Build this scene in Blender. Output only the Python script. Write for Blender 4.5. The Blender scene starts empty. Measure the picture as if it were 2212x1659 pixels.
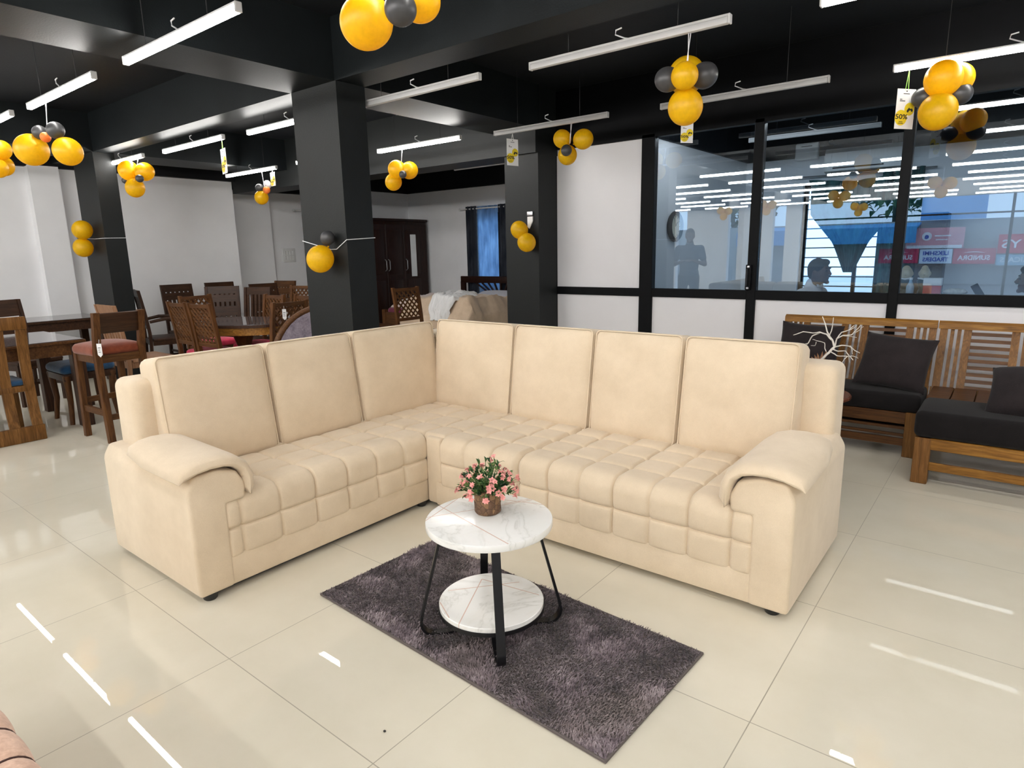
import bpy, bmesh, math, random
from mathutils import Vector, Matrix, Euler, noise

S = bpy.context.scene
COL = S.collection
PI = math.pi

# ---------------------------------------------------------------- camera, sky, exposure
CAM_H = 1.421
cam_d = bpy.data.cameras.new('camera')
cam = bpy.data.objects.new('camera', cam_d)
COL.objects.link(cam)
S.camera = cam
cam_d.sensor_fit = 'HORIZONTAL'
cam_d.sensor_width = 36.0
cam_d.lens = 1368.66 / 2212 * 36.0
cam_d.clip_start = 0.05
cam_d.clip_end = 300
_y, _p, _r = math.radians(38.4635), math.radians(11.7853), math.radians(-1.1739)
_f = Vector((-math.sin(_y) * math.cos(_p), math.cos(_y) * math.cos(_p), -math.sin(_p)))
_rt = Vector((math.cos(_y), math.sin(_y), 0))
_up = _rt.cross(_f)
_r2 = _rt * math.cos(_r) + _up * math.sin(_r)
_u2 = _up * math.cos(_r) - _rt * math.sin(_r)
M3 = Matrix((_r2, _u2, -_f)).transposed()
cam.matrix_world = Matrix.Translation((0, 0, CAM_H)) @ M3.to_4x4()

SKY = 3.0            # overcast daylight outside
TUBE = 54.0          # radiance of a lit tube light
S.view_settings.view_transform = 'Standard'
S.view_settings.look = 'None'
S.view_settings.gamma = 1.0
S.view_settings.use_curve_mapping = False
S.view_settings.exposure = 0.0
world = bpy.data.worlds.new('overcast_sky')
S.world = world
world.use_nodes = True
bgn = world.node_tree.nodes['Background']
bgn.inputs[0].default_value = (0.55, 0.76, 1.0, 1)
bgn.inputs[1].default_value = SKY
S.cycles.max_bounces = 10
S.cycles.diffuse_bounces = 5
S.cycles.glossy_bounces = 5
S.cycles.transmission_bounces = 6
S.cycles.transparent_max_bounces = 10
S.cycles.caustics_reflective = False
S.cycles.caustics_refractive = False
S.cycles.sample_clamp_indirect = 6.0


# ---------------------------------------------------------------- materials
def lin(c):
    return tuple((v / 12.92 if v <= 0.04045 else ((v + 0.055) / 1.055) ** 2.4) for v in c)


def rgb(r, g, b):
    return lin((r / 255, g / 255, b / 255)) + (1,)


class NT:
    """small helper round a material's node tree"""
    def __init__(self, name):
        self.m = bpy.data.materials.new(name)
        self.m.use_nodes = True
        self.t = self.m.node_tree
        self.b = self.t.nodes['Principled BSDF']
        self.out = self.t.nodes['Material Output']

    def n(self, kind, **kw):
        nd = self.t.nodes.new(kind)
        for k, v in kw.items():
            setattr(nd, k, v)
        return nd

    def l(self, a, b):
        self.t.links.new(a, b)

    def coord(self, scale=(1, 1, 1), rot=(0, 0, 0), out='Object'):
        tc = self.n('ShaderNodeTexCoord')
        mp = self.n('ShaderNodeMapping')
        mp.inputs['Scale'].default_value = scale
        mp.inputs['Rotation'].default_value = rot
        self.l(tc.outputs[out], mp.inputs['Vector'])
        return mp.outputs['Vector']

    def noise(self, vec, scale, detail=4, rough=.55, dist=0.0):
        nd = self.n('ShaderNodeTexNoise')
        nd.inputs['Scale'].default_value = scale
        nd.inputs['Detail'].default_value = detail
        nd.inputs['Roughness'].default_value = rough
        nd.inputs['Distortion'].default_value = dist
        self.l(vec, nd.inputs['Vector'])
        return nd.outputs['Fac']

    def ramp(self, fac, stops):
        nd = self.n('ShaderNodeValToRGB')
        e = nd.color_ramp.elements
        while len(e) < len(stops):
            e.new(0.5)
        for i, (p, c) in enumerate(stops):
            e[i].position = p
            e[i].color = c
        self.l(fac, nd.inputs['Fac'])
        return nd.outputs['Color']

    def math(self, op, a, b=None, c=None):
        nd = self.n('ShaderNodeMath', operation=op)
        for i, v in enumerate((a, b, c)):
            if v is None:
                continue
            if isinstance(v, (int, float)):
                nd.inputs[i].default_value = v
            else:
                self.l(v, nd.inputs[i])
        return nd.outputs[0]

    def mix(self, fac, a, b):
        nd = self.n('ShaderNodeMix', data_type='RGBA')
        for key, v in ((0, fac), (6, a), (7, b)):
            if isinstance(v, (int, float)):
                nd.inputs[key].default_value = v
            elif isinstance(v, tuple):
                nd.inputs[key].default_value = v
            else:
                self.l(v, nd.inputs[key])
        return nd.outputs[2]

    def bump(self, h, strength=.3, dist=.01):
        nd = self.n('ShaderNodeBump')
        nd.inputs['Strength'].default_value = strength
        nd.inputs['Distance'].default_value = dist
        self.l(h, nd.inputs['Height'])
        self.l(nd.outputs['Normal'], self.b.inputs['Normal'])


def plain(name, col, rough=.5, metal=0.0, var=.06, scale=6, bump=0.0, spec=.5):
    k = NT(name)
    v = k.coord()
    f = k.noise(v, scale, 3)
    c2 = tuple(max(0, x * (1 - var)) for x in col[:3]) + (1,)
    c3 = tuple(min(1, x * (1 + var)) for x in col[:3]) + (1,)
    k.l(k.ramp(f, [(.3, c2), (.7, c3)]), k.b.inputs['Base Color'])
    k.b.inputs['Roughness'].default_value = rough
    k.b.inputs['Metallic'].default_value = metal
    k.b.inputs['Specular IOR Level'].default_value = spec
    if bump:
        k.bump(k.noise(v, scale * 25, 2), bump, .004)
    return k.m


def fabric(name, c_dark, c_light, weave=380, blotch=7, rough=.9, bump=.25, sheen=.3):
    k = NT(name)
    v = k.coord()
    a = k.noise(v, blotch, 5, .65)
    b = k.noise(v, weave, 2, .6)
    f = k.math('ADD', k.math('MULTIPLY', a, .65), k.math('MULTIPLY', b, .35))
    k.l(k.ramp(f, [(.3, c_dark), (.68, c_light)]), k.b.inputs['Base Color'])
    k.b.inputs['Roughness'].default_value = rough
    k.b.inputs['Sheen Weight'].default_value = sheen
    k.b.inputs['Sheen Roughness'].default_value = .5
    k.b.inputs['Specular IOR Level'].default_value = .2
    k.bump(b, bump, .003)
    return k.m


def wood(name, c_dark, c_mid, c_light, axis='Z', rough=.35, scale=1.0):
    k = NT(name)
    sc = {'X': (1.2, 14, 14), 'Y': (14, 1.2, 14), 'Z': (14, 14, 1.2)}[axis]
    v = k.coord(tuple(s * scale for s in sc))
    f = k.noise(v, 2.2, 6, .62, 1.6)
    g = k.noise(v, 9, 3, .5)
    h = k.math('ADD', k.math('MULTIPLY', f, .75), k.math('MULTIPLY', g, .25))
    k.l(k.ramp(h, [(.32, c_dark), (.52, c_mid), (.72, c_light)]), k.b.inputs['Base Color'])
    k.b.inputs['Roughness'].default_value = rough
    k.b.inputs['Specular IOR Level'].default_value = .28
    k.bump(h, .12, .002)
    return k.m


def glow(name, col, strength):
    k = NT(name)
    k.b.inputs['Base Color'].default_value = (.9, .9, .9, 1)
    k.b.inputs['Emission Color'].default_value = col
    k.b.inputs['Emission Strength'].default_value = strength
    return k.m


def floor_mat():
    k = NT('polished_cream_tiles')
    tc = k.n('ShaderNodeTexCoord')
    sp = k.n('ShaderNodeSeparateXYZ')
    k.l(tc.outputs['Object'], sp.inputs[0])

    def line(src, off, size):
        a = k.math('DIVIDE', k.math('SUBTRACT', src, off), size)
        fr = k.math('FRACT', a)
        d = k.math('MINIMUM', fr, k.math('SUBTRACT', 1.0, fr))
        return k.math('LESS_THAN', d, .0021), k.math('FLOOR', a)
    lx, ix = line(sp.outputs[0], -.4935, .798)
    ly, iy = line(sp.outputs[1], .953, .8015)
    g = k.math('MAXIMUM', lx, ly)
    cb = k.n('ShaderNodeCombineXYZ')
    k.l(ix, cb.inputs[0])
    k.l(iy, cb.inputs[1])
    wn = k.n('ShaderNodeTexWhiteNoise')
    k.l(cb.outputs[0], wn.inputs['Vector'])
    v = k.coord()
    f = k.noise(v, 3.5, 5, .6)
    base = k.ramp(f, [(.3, (.70, .655, .535, 1)), (.7, (.745, .70, .585, 1))])
    tint = k.mix(wn.outputs['Value'], (.965, .965, .96, 1), (1, 1, 1, 1))
    mul = k.n('ShaderNodeMix', data_type='RGBA', blend_type='MULTIPLY')
    mul.inputs[0].default_value = 1
    k.l(base, mul.inputs[6])
    k.l(tint, mul.inputs[7])
    k.l(k.mix(g, mul.outputs[2], (.36, .33, .26, 1)), k.b.inputs['Base Color'])
    k.l(k.math('ADD', .010, k.math('MULTIPLY', g, .5)), k.b.inputs['Roughness'])
    k.b.inputs['IOR'].default_value = 1.5
    return k.m


def marble_mat(name, lines):
    """white marble laminate with thin rose-gold inlay lines given in object space"""
    k = NT(name)
    v = k.coord()
    f = k.noise(v, 3.2, 5, .6, 1.2)
    g = k.noise(v, 9, 5, .6, .8)
    vein = k.math('ABSOLUTE', k.math('SUBTRACT', f, .52))
    c = k.ramp(vein, [(0, (.70, .70, .67, 1)), (.012, (.79, .79, .765, 1)), (.04, (.84, .84, .82, 1))])
    c = k.mix(k.ramp(g, [(.5, (0, 0, 0, 1)), (.8, (.4, .4, .4, 1))]), c, (.72, .68, .60, 1))
    tc = k.n('ShaderNodeTexCoord')
    sp = k.n('ShaderNodeSeparateXYZ')
    k.l(tc.outputs['Object'], sp.inputs[0])
    m = None
    for (x0, y0, x1, y1) in lines:
        dx, dy = x1 - x0, y1 - y0
        L = math.hypot(dx, dy)
        nx, ny = -dy / L, dx / L
        d = k.math('ABSOLUTE', k.math('SUBTRACT', k.math('ADD', k.math('MULTIPLY', sp.outputs[0], nx), k.math('MULTIPLY', sp.outputs[1], ny)), nx * x0 + ny * y0))
        s = k.math('ABSOLUTE', k.math('SUBTRACT', k.math('ADD', k.math('MULTIPLY', sp.outputs[0], dx / L), k.math('MULTIPLY', sp.outputs[1], dy / L)), (dx * (x0 + x1) + dy * (y0 + y1)) / (2 * L)))
        on = k.math('MULTIPLY', k.math('LESS_THAN', d, .0021), k.math('LESS_THAN', s, L / 2))
        m = on if m is None else k.math('MAXIMUM', m, on)
    k.l(k.mix(m, c, (.66, .48, .41, 1)), k.b.inputs['Base Color'])
    k.b.inputs['Roughness'].default_value = .18
    return k.m


def glass_mat(name, tint, refl):
    k = NT(name)
    tr = k.n('ShaderNodeBsdfTransparent')
    tr.inputs[0].default_value = tint
    gl = k.n('ShaderNodeBsdfGlossy')
    gl.inputs['Roughness'].default_value = 0.0
    gl.inputs['Color'].default_value = (.93, .97, 1, 1)
    lw = k.n('ShaderNodeLayerWeight')
    lw.inputs['Blend'].default_value = .2
    mx = k.n('ShaderNodeMixShader')
    k.l(k.math('ADD', refl, k.math('MULTIPLY', lw.outputs['Fresnel'], .6)), mx.inputs[0])
    k.l(tr.outputs[0], mx.inputs[1])
    k.l(gl.outputs[0], mx.inputs[2])
    k.l(mx.outputs[0], k.out.inputs['Surface'])
    return k.m


def sheer_mat(name, c_a, c_b, trans=.5, scale=6):
    k = NT(name)
    v = k.coord((1, 1, .3))
    c = k.ramp(k.noise(v, scale, 4), [(.35, c_a), (.65, c_b)])
    d = k.n('ShaderNodeBsdfDiffuse')
    t = k.n('ShaderNodeBsdfTranslucent')
    mx = k.n('ShaderNodeMixShader')
    mx.inputs[0].default_value = trans
    k.l(c, d.inputs[0])
    k.l(c, t.inputs[0])
    k.l(d.outputs[0], mx.inputs[1])
    k.l(t.outputs[0], mx.inputs[2])
    k.l(mx.outputs[0], k.out.inputs['Surface'])
    return k.m


def balloon_mat(name, col, trans):
    k = NT(name)
    v = k.coord()
    c2 = tuple(x * .9 for x in col[:3]) + (1,)
    c = k.ramp(k.noise(v, 5, 3), [(.3, c2), (.7, col)])
    k.l(c, k.b.inputs['Base Color'])
    k.b.inputs['Roughness'].default_value = .38
    t = k.n('ShaderNodeBsdfTranslucent')
    k.l(c, t.inputs[0])
    mx = k.n('ShaderNodeMixShader')
    mx.inputs[0].default_value = trans
    k.l(k.b.outputs[0], mx.inputs[1])
    k.l(t.outputs[0], mx.inputs[2])
    k.l(mx.outputs[0], k.out.inputs['Surface'])
    return k.m


M = {}
M['floor'] = floor_mat()
M['ceiling'] = plain('black_painted_ceiling', (.006, .007, .009, 1), .6, var=.2, scale=3, bump=.2, spec=.25)
M['beam'] = plain('charcoal_painted_beam', (.0075, .0095, .0105, 1), .5, var=.15, scale=4, bump=.2, spec=.15)
M['column'] = plain('charcoal_painted_plaster', (.0062, .0078, .0080, 1), .55, var=.12, scale=5, bump=.25, spec=.3)
M['wall'] = plain('pale_grey_wall_paint', (.87, .87, .885, 1), .7, var=.03, scale=2, bump=.1)
M['black_band'] = plain('black_wall_band', (.006, .0065, .008, 1), .7, var=.2, spec=.2)
M['panel'] = plain('white_laminate_panel', (.74, .73, .75, 1), .35, var=.02, scale=3)
M['frame_black'] = plain('black_powder_coated_frame', (.003, .0033, .0042, 1), .55, 0, var=.2, spec=.12)
M['glass'] = glass_mat('tinted_office_glass', (.82, .90, .97, 1), .12)
M['tube_on'] = glow('lit_tube_diffuser', (1, .97, .93, 1), TUBE)
M['tube_off'] = plain('unlit_milky_diffuser', (.70, .70, .715, 1), .35, var=.02)
M['lamp_housing'] = plain('white_lamp_housing', (.72, .72, .735, 1), .35, var=.02)
M['white_plastic'] = plain('white_plastic', (.78, .78, .77, 1), .35, var=.02)
M['wire'] = plain('dark_wire', (.02, .02, .022, 1), .6)
M['white_cord'] = plain('white_cord', (.8, .8, .82, 1), .5)
M['green_string'] = plain('lime_green_string', (.35, .75, .12, 1), .5)
M['sofa'] = fabric('cream_suede_upholstery', (.61, .492, .348, 1), (.745, .618, .458, 1), 420, 5)
M['sofa_under'] = plain('dark_plinth_board', (.03, .03, .03, 1), .5)
M['black_metal'] = plain('matt_black_metal', (.012, .012, .014, 1), .4, .5, var=.2)
M['black_foot'] = plain('black_plastic_foot', (.015, .015, .015, 1), .4)
M['bal_y'] = balloon_mat('yellow_balloon_rubber', (.96, .63, .008, 1), .48)
M['bal_o'] = balloon_mat('orange_balloon_rubber', (.95, .30, .06, 1), .35)
M['bal_g'] = balloon_mat('dark_grey_balloon_rubber', (.055, .055, .058, 1), .12)
M['bal_w'] = balloon_mat('white_balloon_rubber', (.75, .74, .76, 1), .3)
M['wood_dark'] = wood('dark_walnut_wood', (.016, .006, .003, 1), (.040, .015, .006, 1), (.075, .029, .010, 1), 'Z', .5)
M['wood_mid'] = wood('brown_sheesham_wood', (.042, .015, .005, 1), (.098, .038, .011, 1), (.17, .072, .020, 1), 'Z', .45)
M['wood_midx'] = wood('brown_sheesham_rail', (.040, .015, .005, 1), (.092, .037, .011, 1), (.16, .068, .019, 1), 'X', .42)
M['wood_darkx'] = wood('dark_walnut_rail', (.016, .006, .003, 1), (.040, .016, .006, 1), (.072, .029, .011, 1), 'X', .45)
M['wood_honey'] = wood('honey_teak_wood', (.11, .042, .006, 1), (.25, .112, .018, 1), (.40, .205, .042, 1), 'X', .38)
M['wood_honeyz'] = wood('honey_teak_post', (.075, .030, .007, 1), (.17, .075, .018, 1), (.28, .135, .042, 1), 'Z', .38)
M['wood_pale'] = wood('pale_brown_wood', (.20, .10, .05, 1), (.30, .16, .09, 1), (.40, .24, .14, 1), 'Z', .4)
M['wardrobe'] = wood('dark_mahogany', (.008, .003, .002, 1), (.022, .007, .004, 1), (.042, .014, .007, 1), 'Z', .45)
M['orange_fabric'] = fabric('rust_orange_cushion', (.15, .030, .012, 1), (.26, .060, .024, 1), 260, 20)
M['blue_fabric'] = fabric('blue_cushion', (.010, .035, .085, 1), (.022, .080, .17, 1), 260, 18)
M['pink_fabric'] = fabric('crimson_cushion', (.55, .015, .06, 1), (.85, .05, .14, 1), 260, 18)
M['black_fabric'] = fabric('dark_brown_black_fabric', (.004, .0033, .0036, 1), (.010, .0082, .0088, 1), 200, 12, .9, .3, .06)
M['pillow_fabric'] = fabric('dark_plum_brown_fabric', (.012, .009, .010, 1), (.026, .020, .021, 1), 260, 9, .9, .3, .08)
M['peach_fabric'] = fabric('peach_slub_fabric', (.46, .27, .19, 1), (.76, .53, .40, 1), 90, 22, .9, .3)
M['peach_piping'] = plain('dark_brown_piping', (.045, .014, .010, 1), .7)
M['rug_back'] = plain('grey_rug_backing', (.12, .10, .095, 1), .9)
M['price_white'] = plain('white_card', (.82, .82, .82, 1), .5, var=.02)
M['ink'] = plain('black_ink', (.02, .02, .02, 1), .6)
M['yellow_ink'] = plain('yellow_ink', (.80, .60, .02, 1), .6)
M['steel'] = plain('brushed_steel', (.55, .55, .57, 1), .3, .9)
M['mirror'] = plain('mirror_strip', (.80, .82, .82, 1), .12, .6, var=.02)
M['table_glass'] = plain('dark_glass_table_top', (.09, .075, .075, 1), .06, 0, var=.1, spec=1.0)
M['bed_maroon'] = fabric('maroon_mattress', (.10, .012, .035, 1), (.22, .035, .085, 1), 200, 12)
M['quilt'] = fabric('beige_quilt', (.52, .38, .26, 1), (.72, .57, .42, 1), 180, 6)
M['quilt_pink'] = fabric('pale_pink_quilt', (.64, .50, .46, 1), (.82, .70, .64, 1), 180, 6)
M['white_fabric'] = fabric('white_sheet', (.72, .72, .72, 1), (.88, .88, .88, 1), 180, 6)
M['pillow_grey'] = fabric('pale_lilac_pillow', (.52, .52, .58, 1), (.66, .66, .72, 1), 180, 6)
M['curtain_dark'] = sheer_mat('dark_slate_curtain', (.020, .024, .034, 1), (.055, .062, .078, 1), .12)
M['curtain_sheer'] = sheer_mat('sheer_blue_curtain', (.30, .44, .62, 1), (.48, .66, .86, 1), .8, 9)
M['curtain_green'] = sheer_mat('teal_green_curtain', (.02, .10, .11, 1), (.10, .32, .32, 1), .6, 8)
M['skin'] = plain('brown_skin', (.10, .045, .028, 1), .5, var=.1, scale=20)
M['hair'] = plain('black_hair', (.008, .007, .007, 1), .5, var=.2, scale=60, bump=.6)
M['shirt_white'] = fabric('white_shirt_cloth', (.62, .64, .68, 1), (.78, .80, .84, 1), 300, 9, .9, .2)
M['shirt_blue'] = fabric('slate_shirt_cloth', (.05, .07, .10, 1), (.09, .12, .17, 1), 300, 9, .9, .2)
M['trousers'] = fabric('dark_trouser_cloth', (.015, .016, .022, 1), (.03, .03, .04, 1), 300, 9, .9, .2)


# ---------------------------------------------------------------- object helpers
def tag(o, label=None, cat=None, group=None, kind=None):
    if label:
        o['label'] = label
    if cat:
        o['category'] = cat
    if group:
        o['group'] = group
    if kind:
        o['kind'] = kind
    return o


def thing(name, label, cat, loc=(0, 0, 0), rz=0.0, group=None):
    o = bpy.data.objects.new(name, None)
    o.empty_display_size = .1
    COL.objects.link(o)
    o.location = loc
    o.rotation_euler = (0, 0, rz)
    return tag(o, label, cat, group)


def kids(o):
    return [c for c in bpy.data.objects if c.parent == o]


def copy_tree(o, parent=None):
    c = o.copy()
    COL.objects.link(c)
    if parent is not None:
        c.parent = parent
    for ch in kids(o):
        copy_tree(ch, c)
    return c


def link_mesh(name, me, mat, parent=None):
    o = bpy.data.objects.new(name, me)
    if mat is not None:
        if not me.materials:
            me.materials.append(mat)
    COL.objects.link(o)
    if parent is not None:
        o.parent = parent
    return o


def world_of(o):
    m = Matrix.Translation(o.location) @ o.rotation_euler.to_matrix().to_4x4()
    return world_of(o.parent) @ m if o.parent else m


class MB:
    def __init__(self):
        self.v, self.f = [], []

    def add(self, verts, faces, mat=None):
        n = len(self.v)
        for p in verts:
            p = Vector(p)
            self.v.append(mat @ p if mat is not None else p)
        self.f += [tuple(i + n for i in f) for f in faces]
        return self

    def box(self, x0, x1, y0, y1, z0, z1, b=0.0, seg=2, mat=None):
        c = ((x0 + x1) / 2, (y0 + y1) / 2, (z0 + z1) / 2)
        return self.rbox(c, (abs(x1 - x0), abs(y1 - y0), abs(z1 - z0)), b, seg, mat)

    def rbox(self, c, size, b=0.0, seg=2, mat=None, rot=None):
        m = Matrix.Translation(c)
        if rot is not None:
            m = m @ rot.to_4x4()
        if mat is not None:
            m = mat @ m
        hx, hy, hz = (s / 2 for s in size)
        if b <= 0:
            vs = [(sx * hx, sy * hy, sz * hz) for sx in (-1, 1) for sy in (-1, 1) for sz in (-1, 1)]
            fs = [(0, 1, 3, 2), (4, 6, 7, 5), (0, 4, 5, 1), (2, 3, 7, 6), (0, 2, 6, 4), (1, 5, 7, 3)]
            return self.add(vs, fs, m)
        bm = bmesh.new()
        bmesh.ops.create_cube(bm, size=1)
        for v in bm.verts:
            v.co = Vector((v.co.x * size[0], v.co.y * size[1], v.co.z * size[2]))
        bmesh.ops.bevel(bm, geom=bm.edges[:], offset=min(b, min(size) * .49), segments=seg, profile=.5, affect='EDGES')
        bm.verts.index_update()
        self.add([v.co.copy() for v in bm.verts], [tuple(v.index for v in f.verts) for f in bm.faces], m)
        bm.free()
        return self

    def bar(self, p0, p1, w, h, up=(0, 0, 1), b=0.0, mat=None):
        """straight bar of section w (sideways) x h (along up) from p0 to p1"""
        p0, p1 = Vector(p0), Vector(p1)
        d = p1 - p0
        L = d.length
        d.normalize()
        u = Vector(up)
        s = d.cross(u)
        if s.length < 1e-4:
            u = Vector((1, 0, 0))
            s = d.cross(u)
        s.normalize()
        u = s.cross(d).normalized()
        r = Matrix((d, s, u)).transposed()
        return self.rbox((p0 + p1) / 2, (L, w, h), b, 1, mat, r)

    def tube(self, pts, r, n=8, cap=True, mat=None):
        pts = [Vector(p) for p in pts]
        rs = r if isinstance(r, (list, tuple)) else [r] * len(pts)
        rings = []
        prev = None
        for i, p in enumerate(pts):
            t = (pts[min(i + 1, len(pts) - 1)] - pts[max(i - 1, 0)])
            if t.length < 1e-9:
                t = Vector((0, 0, 1))
            t.normalize()
            a = prev if prev is not None else (Vector((0, 0, 1)) if abs(t.z) < .9 else Vector((1, 0, 0)))
            s = t.cross(a)
            if s.length < 1e-5:
                s = t.cross(Vector((0, 1, 0)))
            s.normalize()
            u = s.cross(t).normalized()
            prev = u
            rings.append([p + (s * math.cos(2 * PI * k / n) + u * math.sin(2 * PI * k / n)) * rs[i] for k in range(n)])
        vs = [q for ring in rings for q in ring]
        fs = []
        for i in range(len(pts) - 1):
            for k in range(n):
                a, b = i * n + k, i * n + (k + 1) % n
                fs.append((a, b, b + n, a + n))
        if cap:
            fs.append(tuple(range(n - 1, -1, -1)))
            fs.append(tuple(range((len(pts) - 1) * n, len(pts) * n)))
        return self.add(vs, fs, mat)

    def lathe(self, prof, n=32, c=(0, 0, 0), mat=None):
        c = Vector(c)
        vs, fs = [], []
        for (r, z) in prof:
            for k in range(n):
                a = 2 * PI * k / n
                vs.append(c + Vector((r * math.cos(a), r * math.sin(a), z)))
        for i in range(len(prof) - 1):
            for k in range(n):
                a, b = i * n + k, i * n + (k + 1) % n
                fs.append((a, b, b + n, a + n))
        if prof[0][0] > 1e-5:
            fs.append(tuple(range(n - 1, -1, -1)))
        if prof[-1][0] > 1e-5:
            fs.append(tuple(range((len(prof) - 1) * n, len(prof) * n)))
        return self.add(vs, fs, mat)

    def ball(self, c, r, n=16, m=10, mat=None):
        rx, ry, rz = r if isinstance(r, (tuple, list)) else (r, r, r)
        vs, fs = [], []
        for i in range(m + 1):
            t = PI * i / m
            for k in range(n):
                a = 2 * PI * k / n
                vs.append((c[0] + rx * math.sin(t) * math.cos(a), c[1] + ry * math.sin(t) * math.sin(a), c[2] + rz * math.cos(t)))
        for i in range(m):
            for k in range(n):
                a, b = i * n + k, i * n + (k + 1) % n
                fs.append((a, a + n, b + n, b))
        return self.add(vs, fs, mat)

    def prism(self, poly, h0, h1, axis='Z', mat=None):
        def P(a, b, h):
            return {'X': (h, a, b), 'Y': (a, h, b), 'Z': (a, b, h)}[axis]
        n = len(poly)
        vs = [P(a, b, h0) for a, b in poly] + [P(a, b, h1) for a, b in poly]
        fs = [tuple(range(n - 1, -1, -1)), tuple(range(n, 2 * n))]
        fs += [(i, (i + 1) % n, (i + 1) % n + n, i + n) for i in range(n)]
        return self.add(vs, fs, mat)

    def grid(self, fn, nu, nv, closed_u=False, mat=None):
        vs = [fn(i / nu, j / nv) for j in range(nv + 1) for i in range(nu + (0 if closed_u else 1))]
        w = nu if closed_u else nu + 1
        fs = []
        for j in range(nv):
            for i in range(nu):
                a, b = j * w + i, j * w + (i + 1) % w
                fs.append((a, b, b + w, a + w))
        return self.add(vs, fs, mat)

    def sheet(self, fn, nu, nv, t, mat=None):
        """a thin solid sheet: fn(u,v) gives the mid surface, t its thickness"""
        def nrm(u, v):
            e = .004
            a = Vector(fn(min(1, u + e), v)) - Vector(fn(max(0, u - e), v))
            b = Vector(fn(u, min(1, v + e))) - Vector(fn(u, max(0, v - e)))
            q = a.cross(b)
            return q.normalized() if q.length > 1e-12 else Vector((0, 0, 1))
        top, bot = [], []
        for j in range(nv + 1):
            for i in range(nu + 1):
                u, v = i / nu, j / nv
                p, q = Vector(fn(u, v)), nrm(i / nu, j / nv)
                top.append(p + q * t / 2)
                bot.append(p - q * t / 2)
        n = len(top)
        w = nu + 1
        fs = []
        for j in range(nv):
            for i in range(nu):
                a = j * w + i
                fs.append((a, a + 1, a + 1 + w, a + w))
                fs.append((n + a, n + a + w, n + a + 1 + w, n + a + 1))
        for i in range(nu):
            fs.append((i, n + i, n + i + 1, i + 1))
            a = nv * w + i
            fs.append((a, a + 1, n + a + 1, n + a))
        for j in range(nv):
            a = j * w
            fs.append((a, a + w, n + a + w, n + a))
            a = j * w + nu
            fs.append((a, n + a, n + a + w, a + w))
        return self.add(top + bot, fs, mat)

    def build(self, name, mat, parent=None, smooth=35, world=False, merge=True):
        if world and parent is not None:
            inv = world_of(parent).inverted()
            vs = [inv @ p for p in self.v]
        else:
            vs = self.v
        me = bpy.data.meshes.new(name)
        me.from_pydata([tuple(p) for p in vs], [], self.f)
        bm = bmesh.new()
        bm.from_mesh(me)
        if merge:
            bmesh.ops.remove_doubles(bm, verts=bm.verts[:], dist=1e-6)
        bmesh.ops.recalc_face_normals(bm, faces=bm.faces[:])
        bm.to_mesh(me)
        bm.free()
        if smooth:
            me.shade_smooth()
            me.set_sharp_from_angle(angle=math.radians(smooth))
        o = link_mesh(name, me, mat, parent)
        return o


def struct(name, mb, mat, **kw):
    o = mb.build(name, mat, **kw)
    if o.parent is None:
        o['kind'] = 'structure'
    return o


def cushion(w, h, d, r=.05, bf=.04, bb=.02, n=14):
    """puffy upholstered block: x = width, z = height, y = depth (front is -y), centred"""
    vs, fs = [], []
    hw, hh, hd = w / 2, h / 2, d / 2
    r = min(r, hw, hh, hd)

    def face(ax, sg):
        base = len(vs)
        for j in range(n + 1):
            for i in range(n + 1):
                a, b = -1 + 2 * i / n, -1 + 2 * j / n
                a = math.copysign(abs(a) ** .8, a)
                b = math.copysign(abs(b) ** .8, b)
                p = [0, 0, 0]
                p[ax] = sg
                p[(ax + 1) % 3] = a
                p[(ax + 2) % 3] = b
                q = Vector((p[0] * hw, p[1] * hd, p[2] * hh))
                inner = Vector((max(-hw + r, min(hw - r, q.x)), max(-hd + r, min(hd - r, q.y)), max(-hh + r, min(hh - r, q.z))))
                dv = q - inner
                if dv.length > 1e-9:
                    q = inner + dv.normalized() * r
                k = (1 - (q.x / hw) ** 2) * (1 - (q.z / hh) ** 2)
                k = max(k, 0) ** .7
                if ax == 1:
                    q.y += -bf * k if sg < 0 else bb * k
                vs.append(q)
        for j in range(n):
            for i in range(n):
                a = base + j * (n + 1) + i
                fs.append((a, a + 1, a + n + 2, a + n + 1))
    for ax in range(3):
        for sg in (-1, 1):
            face(ax, sg)
    return vs, fs


def pillow(w, h, t, n=18, pinch=.06):
    """throw pillow lying in xz, thickness along y, pulled-in edges and pointed corners"""
    vs, fs = [], []
    for s in (1, -1):
        base = len(vs)
        for j in range(n + 1):
            for i in range(n + 1):
                a, b = -1 + 2 * i / n, -1 + 2 * j / n
                x = a * w / 2 * (1 - pinch * (1 - b * b) * a * a)
                z = b * h / 2 * (1 - pinch * (1 - a * a) * b * b)
                k = max(0, (1 - a * a) * (1 - b * b)) ** .42
                vs.append(Vector((x, s * t / 2 * k, z)))
        for j in range(n):
            for i in range(n):
                a = base + j * (n + 1) + i
                fs.append((a, a + 1, a + n + 2, a + n + 1))
    return vs, fs


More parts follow.
